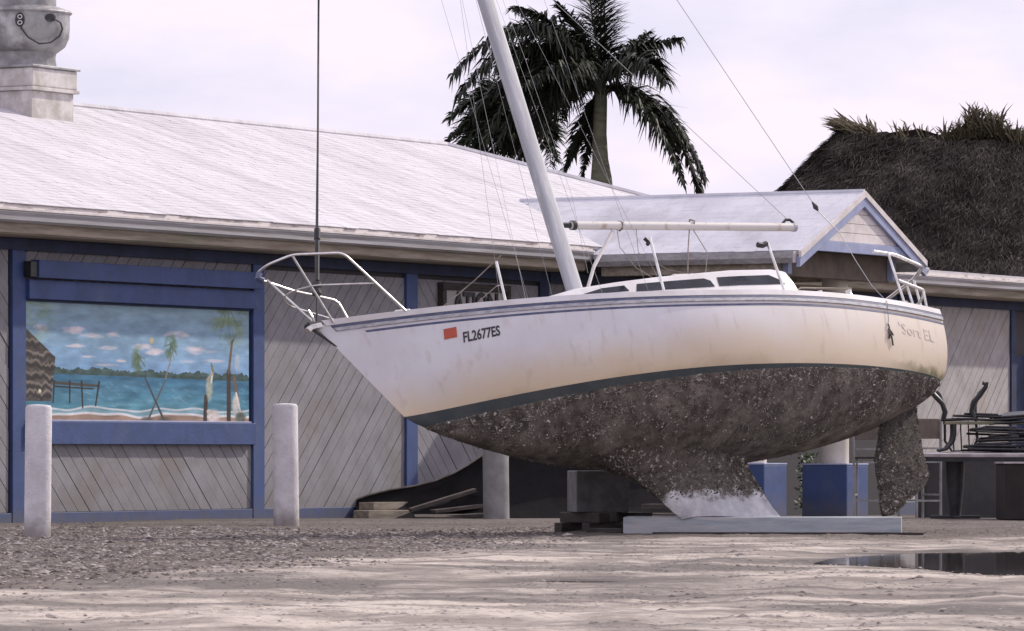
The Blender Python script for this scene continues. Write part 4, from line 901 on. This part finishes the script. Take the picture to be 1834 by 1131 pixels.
for px, Y, l, ang, w, t, z_, ry, m, lb in ((735, 66.2, .95, .35, .12, .05, .06, -.28, 'debris', 'long board slanting up over the debris heap before the tarpaulin'),
        (742, 65.8, .8, .1, .2, .06, -.04, 0, 'debris', 'flat brown board lowest in the debris heap beside the brown pair'),
        (800, 65.9, .75, -.15, .22, .05, -.03, -.06, 'wooddk', 'blackened board lying lowest in the debris heap beside the shade-greyed bollard'),
        (775, 66.1, .9, .5, .16, .05, .04, -.1, 'debris', 'brown board lying across the top of the debris heap'),
        (815, 66.5, .5, -.3, .1, .1, .02, .05, 'wooddk', 'short dark post end in the debris heap behind the crossing board'),
        (770, 66.8, .7, .2, .3, .04, .1, -.2, 'wooddk', 'wide dark sheet tilted at the back of the debris heap')):
    a = wpt(px, 0, Y); o = plank('board', (a.x, a.y), (a.x + l * math.cos(ang), a.y + l * math.sin(ang)), w, t, z_, m, lb, 'board', 'weathered boards heaped in front of the tarpaulin')
    o.rotation_euler = (random.uniform(-.2, .2), ry, ang)
for k, (px, py, Y, l, ang, z_, lb) in enumerate(((1135, 905, 60, .9, .2, .06, 'dark weathered board on edge left of the keel'), (1150, 890, 61, .8, -.1, .16, 'dark board lying higher on the pile left of the keel'))):
    a = wpt(px, py, Y); plank('board', (a.x, Y), (a.x + l, Y + ang), .2, .06, z_, 'debris', lb, 'board')
# ------------------------------------------------------------ piled patio furniture at the right
def tube_thing(name, label, cat, loc, rot, parts, group=None):
    o = thing(name, label, cat, loc, 0, group); o.rotation_euler = rot
    for pn, m, fn in parts: fn(MB()).obj(pn, m, o, smooth=True)
    return o
tbl = thing('table', 'round edged dining table with a black pedestal leg beside the rudder', 'table', (6.15, 64.4, gz(64.4)))
mb = MB(); n_ = 40; P = [(1.05 * abs(math.cos(a)) ** .75 * math.copysign(1, math.cos(a)), .5 * abs(math.sin(a)) ** .75 * math.copysign(1, math.sin(a))) for a in [i * 2 * math.pi / n_ for i in range(n_)]]
T4 = Matrix.Rotation(R(1.6), 4, 'X')
mb.prism(P, .80, .845, lambda a, b, d: tuple(T4 @ Vector((a, b, d)))); mb.obj('table_top', 'ttop', tbl, bevel=.008)
mb = MB(); mb.prism([(a * .985, b * .97) for a, b in P], .745, .799, lambda a, b, d: tuple(T4 @ Vector((a, b, d)))); mb.obj('table_edge', 'black', tbl)
for x in (-.47, .5):
    l_ = MB().tube([(x, 0, .74), (x, 0, .4), (x, 0, .03)], [.125, .11, .07], 12).obj('leg', 'black', tbl, smooth=True)
    MB().box(x - .32, x + .32, -.05, .05, .0, .045).obj('foot', 'black', l_, bevel=.01); MB().box(x - .05, x + .05, -.32, .32, .001, .04).obj('foot', 'black', l_, bevel=.01)
# wrought iron chair turned upside down, seat on the board, curved legs in the air
uc = thing('chair', 'black metal chair turned upside down on the khaki board with curved legs up', 'chair', (5.76, 64.86, 1.70)); uc.rotation_euler = (R(180), R(2), R(172))
MB().tube(bez([(-.22, -.2, .43), (.22, -.2, .43), (.22, .2, .43), (-.22, .2, .43), (-.22, -.2, .43)]), .02, 6).obj('seat_frame', 'black', uc, smooth=True)
for k in range(7): MB().box(-.2, .2, -.18 + k * .055, -.15 + k * .055, .425, .44).obj('seat_slat', 'black', uc)
for x in (-1, 1):
    MB().tube([(x * .2, -.18, .42), (x * .17, -.19, .33), (x * .2, -.2, .22), (x * .29, -.22, .12), (x * .36, -.24, .03), (x * .38, -.25, -.03), (x * .34, -.25, -.04), (x * .33, -.25, .0)], [.03, .034, .036, .034, .03, .026, .022, .016], 8).obj('leg', 'black', uc, smooth=True)
    MB().tube([(x * .2, .18, .42), (x * .2, .2, .25), (x * .25, .24, .1), (x * .29, .27, .06)], .022, 8).obj('leg', 'black', uc, smooth=True)
fr = MB().tube([(-.2, .22, .44), (-.21, .27, .7), (-.12, .3, .84), (.12, .3, .84), (.21, .27, .7), (.2, .22, .44)], .018, 8).obj('back_frame', 'black', uc, smooth=True)
for x in (-.1, 0, .1): MB().tube([(x, .23, .45), (x, .29, .83)], .01, 5).obj('back_bar', 'black', fr)
def folded(label, loc, rot):
    o = thing('folding_chair', label, 'chair', loc, 0, 'black folded chairs piled on the table and board'); o.rotation_euler = rot
    fr = MB().tube(bez([(-.45, -.21, 0), (.4, -.21, .0), (.46, 0, .0), (.4, .21, 0), (-.45, .21, 0)]), .016, 6).obj('frame', 'black', o, smooth=True)
    MB().tube(bez([(.42, -.18, .045), (-.42, -.18, .04), (-.46, 0, .04), (-.42, .18, .04), (.42, .18, .045)]), .016, 6).obj('frame', 'black', o, smooth=True)
    MB().box(-.3, .1, -.17, .17, .055, .085).obj('seat', 'black', o, bevel=.012)
    for x in (.2, .27, .34): MB().box(x - .022, x + .022, -.2, .2, .017, .032).obj('back_slat', 'black', o)
    return o
f0 = folded('black folded chair lying flat on the khaki board, behind the curved arms', (6.15, 64.85, 1.263), (0, R(2), R(4)))
dup(f0, (6.62, 64.72, 1.275), (R(9), R(-4), R(-14)), 'black folded chair lying tilted at the right end of the khaki board')
dup(f0, (6.25, 64.5, .875), (R(-3), R(1), R(6)), 'black folded chair lying lowest of three between table top and khaki board')
dup(f0, (6.42, 64.55, .985), (R(5), R(-2), R(-9)), 'black folded chair lying in the middle of three between table top and board')
dup(f0, (6.34, 64.6, 1.085), (R(-4), R(2), R(12)), 'black folded chair lying topmost of three under the khaki board')
sb = thing('bench_board', 'khaki board raised on curved black legs above the round edged table', 'bench', (6.35, 64.8, 0))
MB().box(-.78, .95, -.2, .2, 1.205, 1.245).obj('board', 'slab', sb, bevel=.008)
for x in (-.66, .8):
    for y in (-.15, .15): MB().tube([(x, y, 1.204), (x - .0, y, 1.08), (x - .02, y, .98), (x - .1, y, .89), (x - .2, y, .865)], [.03, .03, .026, .022, .018], 8).obj('leg', 'black', sb, smooth=True)
def barchair(label, loc, rz):
    o = thing('bar_chair', label, 'chair', loc, rz, 'pale framed bar chairs behind the rudder')
    for x in (-.2, .2):
        for y in (-.2, .2): MB().box(x - .014, x + .014, y - .014, y + .014, 0, .8 if y < 0 else 1.30).obj('leg', 'frame', o)
        MB().box(x - .01, x + .01, -.186, .186, .3, .325).obj('stretcher', 'frame', o)
    for y in (-.2, .2): MB().box(-.186, .186, y - .01, y + .01, .22, .245).obj('stretcher', 'frame', o); MB().box(-.186, .186, y - .01, y + .01, .74, .765).obj('stretcher', 'frame', o)
    MB().box(-.22, .22, -.22, .186, .80, .83).obj('seat', 'wooddk', o, bevel=.01); MB().box(-.21, .21, .17, .186, 1.06, 1.33).obj('backrest', 'brown', o, bevel=.01); MB().box(-.186, .186, .19, .21, .92, .945).obj('stretcher', 'frame', o)
    return o
b0 = barchair('pale framed bar chair with brown backrest between rudder and table', (5.46, 67.3, gz(67.3)), R(212))
dup(b0, (4.86, 68.2, gz(68.2)), (0, 0, R(170)), 'pale framed bar chair hidden behind the rudder', None)
cr = thing('storage_box', 'dark brown storage box with a pale lid rim under the table right edge', 'box', (6.62, 63.2, gz(63.2)), R(4))
MB().box(-.48, .48, -.35, .35, 0, .70).obj('box_body', 'crate', cr, bevel=.015); MB().box(-.5, .5, -.37, .37, .702, .725).obj('lid', 'ttop', cr, bevel=.006)
pl = thing('planter_box', 'low dark planter box behind the table leg', 'planter', (6.1, 68.2, gz(68.2)), R(8))
MB().box(-.55, 1.3, -.25, .25, -.02, .86).obj('planter_body', 'greydk', pl, bevel=.02); MB().box(-.57, 1.32, -.27, .27, .862, .89).obj('planter_rim', 'crate', pl, bevel=.01)
# low shrub between the pedestals
def shrub(label, loc, r, h, n, m):
    o = thing('shrub', label, 'shrub', loc); mb = MB()
    for _ in range(n):
        a, q = random.random() * 6.28, random.random() ** .5 * r; p = Vector((q * math.cos(a), q * math.sin(a), random.uniform(.1, h))); d = Vector((random.uniform(-1, 1), random.uniform(-1, 1), random.uniform(-.2, 1))).normalized() * random.uniform(.05, .1); s_ = d.orthogonal().normalized() * .02
        mb.add([p, p + d * .5 + s_, p + d, p + d * .5 - s_], [(0, 1, 2, 3)])
    raw('leaves', mb.v, mb.f, m, o, kind='stuff'); MB().tube([(0, 0, -.05), (0, .02, h * .7)], .02, 6).obj('stem', 'wooddk', o)
shrub('small green shrub behind the left edge of the wide blue pedestal', (4.40, 75.0, gz(75)), .14, .93, 380, 'leaf')

# ------------------------------------------------------------ litter and stones
def scatter(name, n, region, smin, smax, m, seed):
    rr = random.Random(seed); v, f = [], []; c = 0
    while c < n:
        x, y = region(rr); s = rr.uniform(smin, smax) * (2 if rr.random() < .04 else 1); a = rr.random() * 6.28; l, w = s, s * rr.uniform(.25, .7); t = s * rr.uniform(.15, .5); z = gheight(x, y) + t * .2
        ca_, sa = math.cos(a), math.sin(a); q = []
        for dx, dy, dz in ((-l, 0, 0), (0, -w, rr.uniform(-.2, .3) * t), (l, 0, rr.uniform(0, .6) * t), (0, w, 0), (0, 0, t)): q.append((x + dx * ca_ - dy * sa, y + dx * sa + dy * ca_, z + dz))
        o = len(v); v += q; f += [(o, o + 1, o + 4), (o + 1, o + 2, o + 4), (o + 2, o + 3, o + 4), (o + 3, o, o + 4)]; c += 1
    raw(name, v, f, m, kind='stuff')
def reg_left(rr):
    while True:
        y = 28 + 28 * rr.random() ** .8; x = rr.uniform(-.112 * y, 2.6)
        if y - 5.4 * min(x, .3) + 5 * noise.noise((x * .7, y * .25, 6)) + rr.uniform(-4, 4) > 48 and x < .75 + rr.uniform(-.6, .1) and noise.noise((x * 1.1, y * .5, 8)) + rr.uniform(-.5, .7) > 0: return x, y
def reg_all(rr):
    y = 21 + 41 * rr.random() ** .8; return rr.uniform(-.115 * y - .3, .115 * y + .3), y
def clods(name, n, smin, smax, m, seed, dens):
    rr = random.Random(seed); v, f = [], []; c = 0
    while c < n:
        x, y = reg_all(rr)
        if noise.noise((x * .9, y * .35, seed)) + .6 * noise.noise((x * 3, y * 1.2, seed + 3)) + dens < rr.uniform(-.3, .3): c += .15; continue
        if inpoly(x, y, PUD) or inpoly(x, y, PUD2): continue
        s = rr.uniform(smin, smax) * (1.8 if rr.random() < .03 else 1); t = s * rr.uniform(.12, .38); z = gheight(x, y) - .002; a0 = rr.random() * 6.28; k = 6
        ring = [(x + s * rr.uniform(.6, 1.2) * math.cos(a0 + i * 1.047), y + s * rr.uniform(.6, 1.2) * math.sin(a0 + i * 1.047), z) for i in range(k)]
        top = [(x + s * .45 * rr.uniform(.6, 1.2) * math.cos(a0 + i * 2.094), y + s * .45 * rr.uniform(.6, 1.2) * math.sin(a0 + i * 2.094), z + t * rr.uniform(.6, 1.1)) for i in range(3)]
        o = len(v); v += ring + top; f += [(o + 6, o + 7, o + 8)]
        for i in range(3): f += [(o + 2 * i, o + 2 * i + 1, o + 6 + i), (o + 2 * i + 1, o + (2 * i + 2) % 6, o + 6 + (i + 1) % 3, o + 6 + i)]
        c += 1
    raw(name, v, f, m, kind='stuff')
clods('gravel', 26000, .008, .028, 'ground', 4, .0); clods('grit', 5000, .005, .014, 'pebble', 9, -.1)
scatter('leaf_litter', 12000, reg_left, .008, .032, 'litter', 3)
scatter('bark_chips', 5000, reg_left, .01, .036, 'chip', 13)
scatter('twigs', 160, lambda rr: (rr.uniform(-6, 6), rr.uniform(24, 58)), .012, .03, 'litter', 8)

# ------------------------------------------------------------ palms
def frond(parent, p0, p1, p2, m, width=.5, droop=.55, n=80, seed=0, lean=Vector((0, 0, 0))):
    rr = random.Random(seed); p0, p1, p2 = Vector(p0), Vector(p1), Vector(p2); v, f = [], []
    cur = [p0 * (1 - t) ** 2 + p1 * 2 * t * (1 - t) + p2 * t * t for t in [i / 14 for i in range(15)]]
    mb = MB().tube(cur, .03, 5, .006); v += mb.v; f += mb.f
    for i in range(n):
        t = .06 + .94 * i / n; p = p0 * (1 - t) ** 2 + p1 * 2 * t * (1 - t) + p2 * t * t; d = ((p1 - p0) * (1 - t) + (p2 - p1) * t).normalized()
        sd = d.cross(Vector((0, 0, 1)))
        if sd.length < .2: sd = d.cross(Vector((.3, 1, 0)))
        sd.normalize(); un = sd.cross(d)
        w = width * (math.sin(min(1, t * 1.15 + .12) * math.pi) ** .5 * .7 + .42)
        for s in (-1, 1):
            for layer in (0, 1):
                l = w * rr.uniform(.55, 1.2); dr = (sd * s * rr.uniform(.6, 1) + d * rr.uniform(.35, .8) + un * rr.uniform(-.35, .5) + lean).normalized()
                a = p + dr * l * .5; b = p + dr * l + Vector((0, 0, -droop * l * rr.uniform(.1, 1.0))); wd = Vector((0, 0, 1)).cross(dr); wd = (wd if wd.length > .1 else un).normalized() * .024 + un * rr.uniform(-.018, .018)
                o = len(v); v += [tuple(p - wd * .6), tuple(p + wd * .6), tuple(a + wd), tuple(a - wd), tuple(b)]; f += [(o, o + 1, o + 2, o + 3), (o + 3, o + 2, o + 4)]
    return raw('frond', v, f, m, parent)
PY = 97.0
pm = thing('palm_tree', 'tall royal palm with dark drooping fronds behind the white roof', 'palm', (wpt(1077, 330, PY).x, PY, 0))
o_ = Vector((pm.location.x, PY, 0)); q_ = lambda px, py, dy=0: wpt(px, py, PY + dy) - o_
MB().tube([(0, 0, -1), (0, 0, 3), q_(1078, 345), q_(1077, 320), q_(1075, 285), q_(1074, 240), q_(1076, 180), q_(1078, 110)], [.24, .24, .22, .205, .155, .135, .125, .06], 16).obj('trunk', 'trunk', pm, smooth=True)
MAINF = [((1078, 130), (1070, 50), (1085, -70), 0, .42, .2), ((1078, 140), (1090, 40), (1075, -50), .6, .42, .2), ((1080, 150), (1120, 85), (1215, 70), .1, .5, 1.0), ((1080, 150), (1150, 70), (1195, 150), -.8, .5, .9), ((1082, 150), (1130, 90), (1160, 60), .8, .4, .6),
         ((1085, 155), (1190, 150), (1255, 345), .3, .5, .5), ((1085, 158), (1170, 160), (1225, 330), -.5, .45, .5), ((1085, 160), (1205, 175), (1262, 320), .0, .4, .5),
         ((1070, 150), (960, -40), (810, 135), .2, .55, .9), ((1070, 150), (930, 10), (825, 170), -.7, .55, .9), ((1070, 155), (960, 30), (870, 250), -.4, .55, .8), ((1070, 155), (990, 60), (890, 270), .9, .55, .8), ((1068, 160), (990, 80), (965, 230), -.6, .5, .8),
         ((1070, 145), (1000, 30), (920, 15), .7, .5, .9), ((1070, 148), (985, 20), (900, 60), -1., .5, .8), ((1068, 150), (1010, 90), (940, 150), -1.2, .5, .8), ((1070, 150), (1030, 60), (960, 90), 1.2, .5, .8), ((1068, 160), (1010, 110), (1000, 220), 1.0, .45, .6),
         ((1066, 170), (1045, 225), (1005, 320), .2, .32, .3), ((1068, 175), (1055, 240), (1040, 330), .3, .2, .2), ((1070, 150), (1035, 40), (1000, 10), .3, .4, .4), ((1068, 150), (960, 60), (850, 200), .5, .55, .9), ((1068, 155), (1000, 60), (910, 220), -.2, .55, .9), ((1068, 150), (985, 50), (890, 120), .1, .5, .9), ((1068, 158), (1000, 120), (930, 290), .4, .45, .8), ((1068, 155), (1020, 70), (975, 180), .5, .45, .9), ((1078, 130), (1060, 40), (1050, -60), -.5, .42, .2)]
for i, (a, b, c_, dy, w, dr) in enumerate(MAINF): frond(pm, q_(*a), q_(*b, dy), q_(*c_, dy * 1.6), 'frond', w * 1.3, dr, 84, i)
for i in range(9):
    a = i * .7; MB().tube([(0.0, 0, q_(1076, 190).z), (.12 * math.cos(a), .12 * math.sin(a), q_(1076, 165).z), (.3 * math.cos(a), .3 * math.sin(a), q_(1076, 150).z)], .035, 5, .02).obj('leaf_base', 'frond', pm)
PY2 = 99.5
p2 = thing('palm_tree', 'shorter green palm whose fronds fan low behind the mast', 'palm', (wpt(950, 240, PY2).x, PY2, 0)); o2 = Vector((p2.location.x, PY2, 0)); q2 = lambda px, py, dy=0: wpt(px, py, PY2 + dy) - o2
MB().tube([(0, 0, -1), (0, 0, 3), q2(950, 250)], [.2, .17, .12], 12).obj('trunk', 'trunk', p2, smooth=True)
for i, (b, c_, dy, w) in enumerate((((880, 150), (790, 268), .3, .5), ((870, 190), (800, 300), -.5, .5), ((880, 170), (840, 310), .7, .5), ((910, 170), (870, 310), -.8, .5), ((920, 180), (905, 320), .2, .5), ((870, 130), (805, 215), -.2, .5), ((900, 140), (830, 240), 1, .5), ((990, 200), (985, 300), .6, .35), ((960, 180), (1000, 290), -.4, .35), ((930, 190), (940, 310), -.9, .45), ((900, 120), (850, 170), .8, .4))):
    frond(p2, q2(948, 230), q2(*b, dy), q2(*c_, dy * 1.5), 'frond2', w * 1.3, .35, 80, 100 + i)

# ------------------------------------------------------------ thatched hut
TY = 106.0
hut = thing('thatched_hut', 'large shaggy thatched roof hut behind the porch gable', 'hut', (wpt(1834, 810, TY).x, TY, -.2)); ho = Vector((hut.location.x, TY, -.2)); zr = wpt(0, 238, TY).z + .2; xl = wpt(1512, 0, TY).x - ho.x; ze, run = 2.6, 5.4
xr = 5.2
def roof_pt(face, a, t):
    """face 0 front, 1 left, 2 back, 3 right; a across 0..1, t 0 eave .. 1 ridge"""
    sag = -.25 * math.sin(t * math.pi) * .5
    ez = ze + (zr - ze) * t + sag
    ez += (-.07 * max(0, a * (xr - xl + 2 * run * (1 - t)) - run * (1 - t)) * (1 if face == 0 else 0) + .16 * noise.noise((a * 9 + face * 5, t * 2, 1))) * t ** 2
    if face == 0: x0, x1 = xl - run * (1 - t), xr + run * (1 - t); return Vector((x0 + (x1 - x0) * a, -run * (1 - t), ez))
    if face == 2: x0, x1 = xl - run * (1 - t), xr + run * (1 - t); return Vector((x1 + (x0 - x1) * a, run * (1 - t), ez))
    if face == 1: return Vector((xl - run * (1 - t), run * (1 - t) * (1 - 2 * a), ez))
    return Vector((xr + run * (1 - t), run * (1 - t) * (2 * a - 1), ez))
mb = MB()
for fc in range(4):
    na, ntt = (40, 16); mb.add([roof_pt(fc, i / na, j / ntt) + Vector((0, 0, noise.noise((fc * 7 + i * .4, j * .5, 2)) * .14)) for j in range(ntt + 1) for i in range(na + 1)], [(j * (na + 1) + i, j * (na + 1) + i + 1, (j + 1) * (na + 1) + i + 1, (j + 1) * (na + 1) + i) for j in range(ntt) for i in range(na)])
rf = mb.obj('thatch_roof', 'thatch', hut)
rr = random.Random(11); v, f = [], []
for _ in range(60000):
    fc = rr.choices((0, 1, 2, 3), (10, 3, 1, .5))[0]; a, t = rr.random(), rr.random() ** .9; p = roof_pt(fc, a, t); dn = (roof_pt(fc, a, max(0, t - .05)) - roof_pt(fc, a, max(0, t - .05) + .05)).normalized()
    nn = Vector(((0, -1, 1), (-1, 0, 1), (0, 1, 1), (1, 0, 1))[fc]).normalized(); sd = dn.cross(nn)
    l = rr.uniform(.1, .34); d = (dn + sd * rr.uniform(-.7, .7) + nn * rr.uniform(-.05, .5)).normalized(); w = sd * rr.uniform(.004, .011) + nn * rr.uniform(-.006, .006); p = p + nn * (rr.uniform(.02, .1) + noise.noise((p.x * 1.5, p.y * 1.5, p.z * 2)) * .05)
    o = len(v); m_ = p + d * l * .6; e = p + d * l + Vector((0, 0, -.08 * l)); v += [tuple(p - w), tuple(p + w), tuple(m_ + w), tuple(m_ - w), tuple(e)]; f += [(o, o + 1, o + 2, o + 3), (o + 3, o + 2, o + 4)]
raw('thatch_strands', v, f, 'thatch', rf, kind='stuff')
v, f = [], []
def blades(c, n, l0, l1, spread, lean=(0, 0, 1)):
    for _ in range(n):
        d = (Vector(lean) + Vector((rr.uniform(-1, 1), rr.uniform(-1, 1), rr.uniform(-.2, .4))) * spread).normalized(); l = rr.uniform(l0, l1); p = Vector(c) + Vector((rr.uniform(-.15, .15), rr.uniform(-.15, .15), rr.uniform(-.1, .1))); w = d.orthogonal().normalized() * rr.uniform(.012, .03)
        o = len(v); q = p + d * l * .6; e = p + d * l + Vector((rr.uniform(-.1, .1), 0, rr.uniform(-.12, .03))); v.extend([tuple(p - w), tuple(p + w), tuple(q + w), tuple(q - w), tuple(e)]); f.extend([(o, o + 1, o + 2, o + 3), (o + 3, o + 2, o + 4)])
for i in range(70):
    x = xl + (xr - xl) * i / 69; blades((x, 0, zr - .12 - .07 * (x - xl)), rr.choice((0, 2, 5, 9)), .08, rr.choice((.2, .25, .45)), 1.2)
hl = lambda px, py: wpt(px, py, TY) - ho
blades(hl(1530, 234), 120, .3, .7, .5, (-1, 0, .45)); blades(hl(1560, 240), 60, .2, .5, .8, (-.8, 0, .5)); blades(hl(1615, 250), 16, .3, .55, .5, (-.2, 0, 1)); blades(hl(1655, 248), 8, .3, .5, .4, (-.3, 0, 1))
for px, py, k in ((1700, 255, 60), (1725, 245, 110), (1750, 240, 130), (1775, 240, 130), (1800, 250, 70), (1825, 255, 60), (1745, 220, 60), (1782, 225, 60)): blades(hl(px, py), k, .2, .5, .8, (0, 0, 1))
raw('ridge_tufts', v, f, 'tuft', rf, kind='stuff')
for x in (xl - 3.9, xl, (xl + xr) / 2, xr, xr + 3.9):
    for y in (-3.9, 3.9): MB().tube([(x, y, -.8), (x, y, 3.75)], .13, 10).obj('pole', 'trunk', hut)
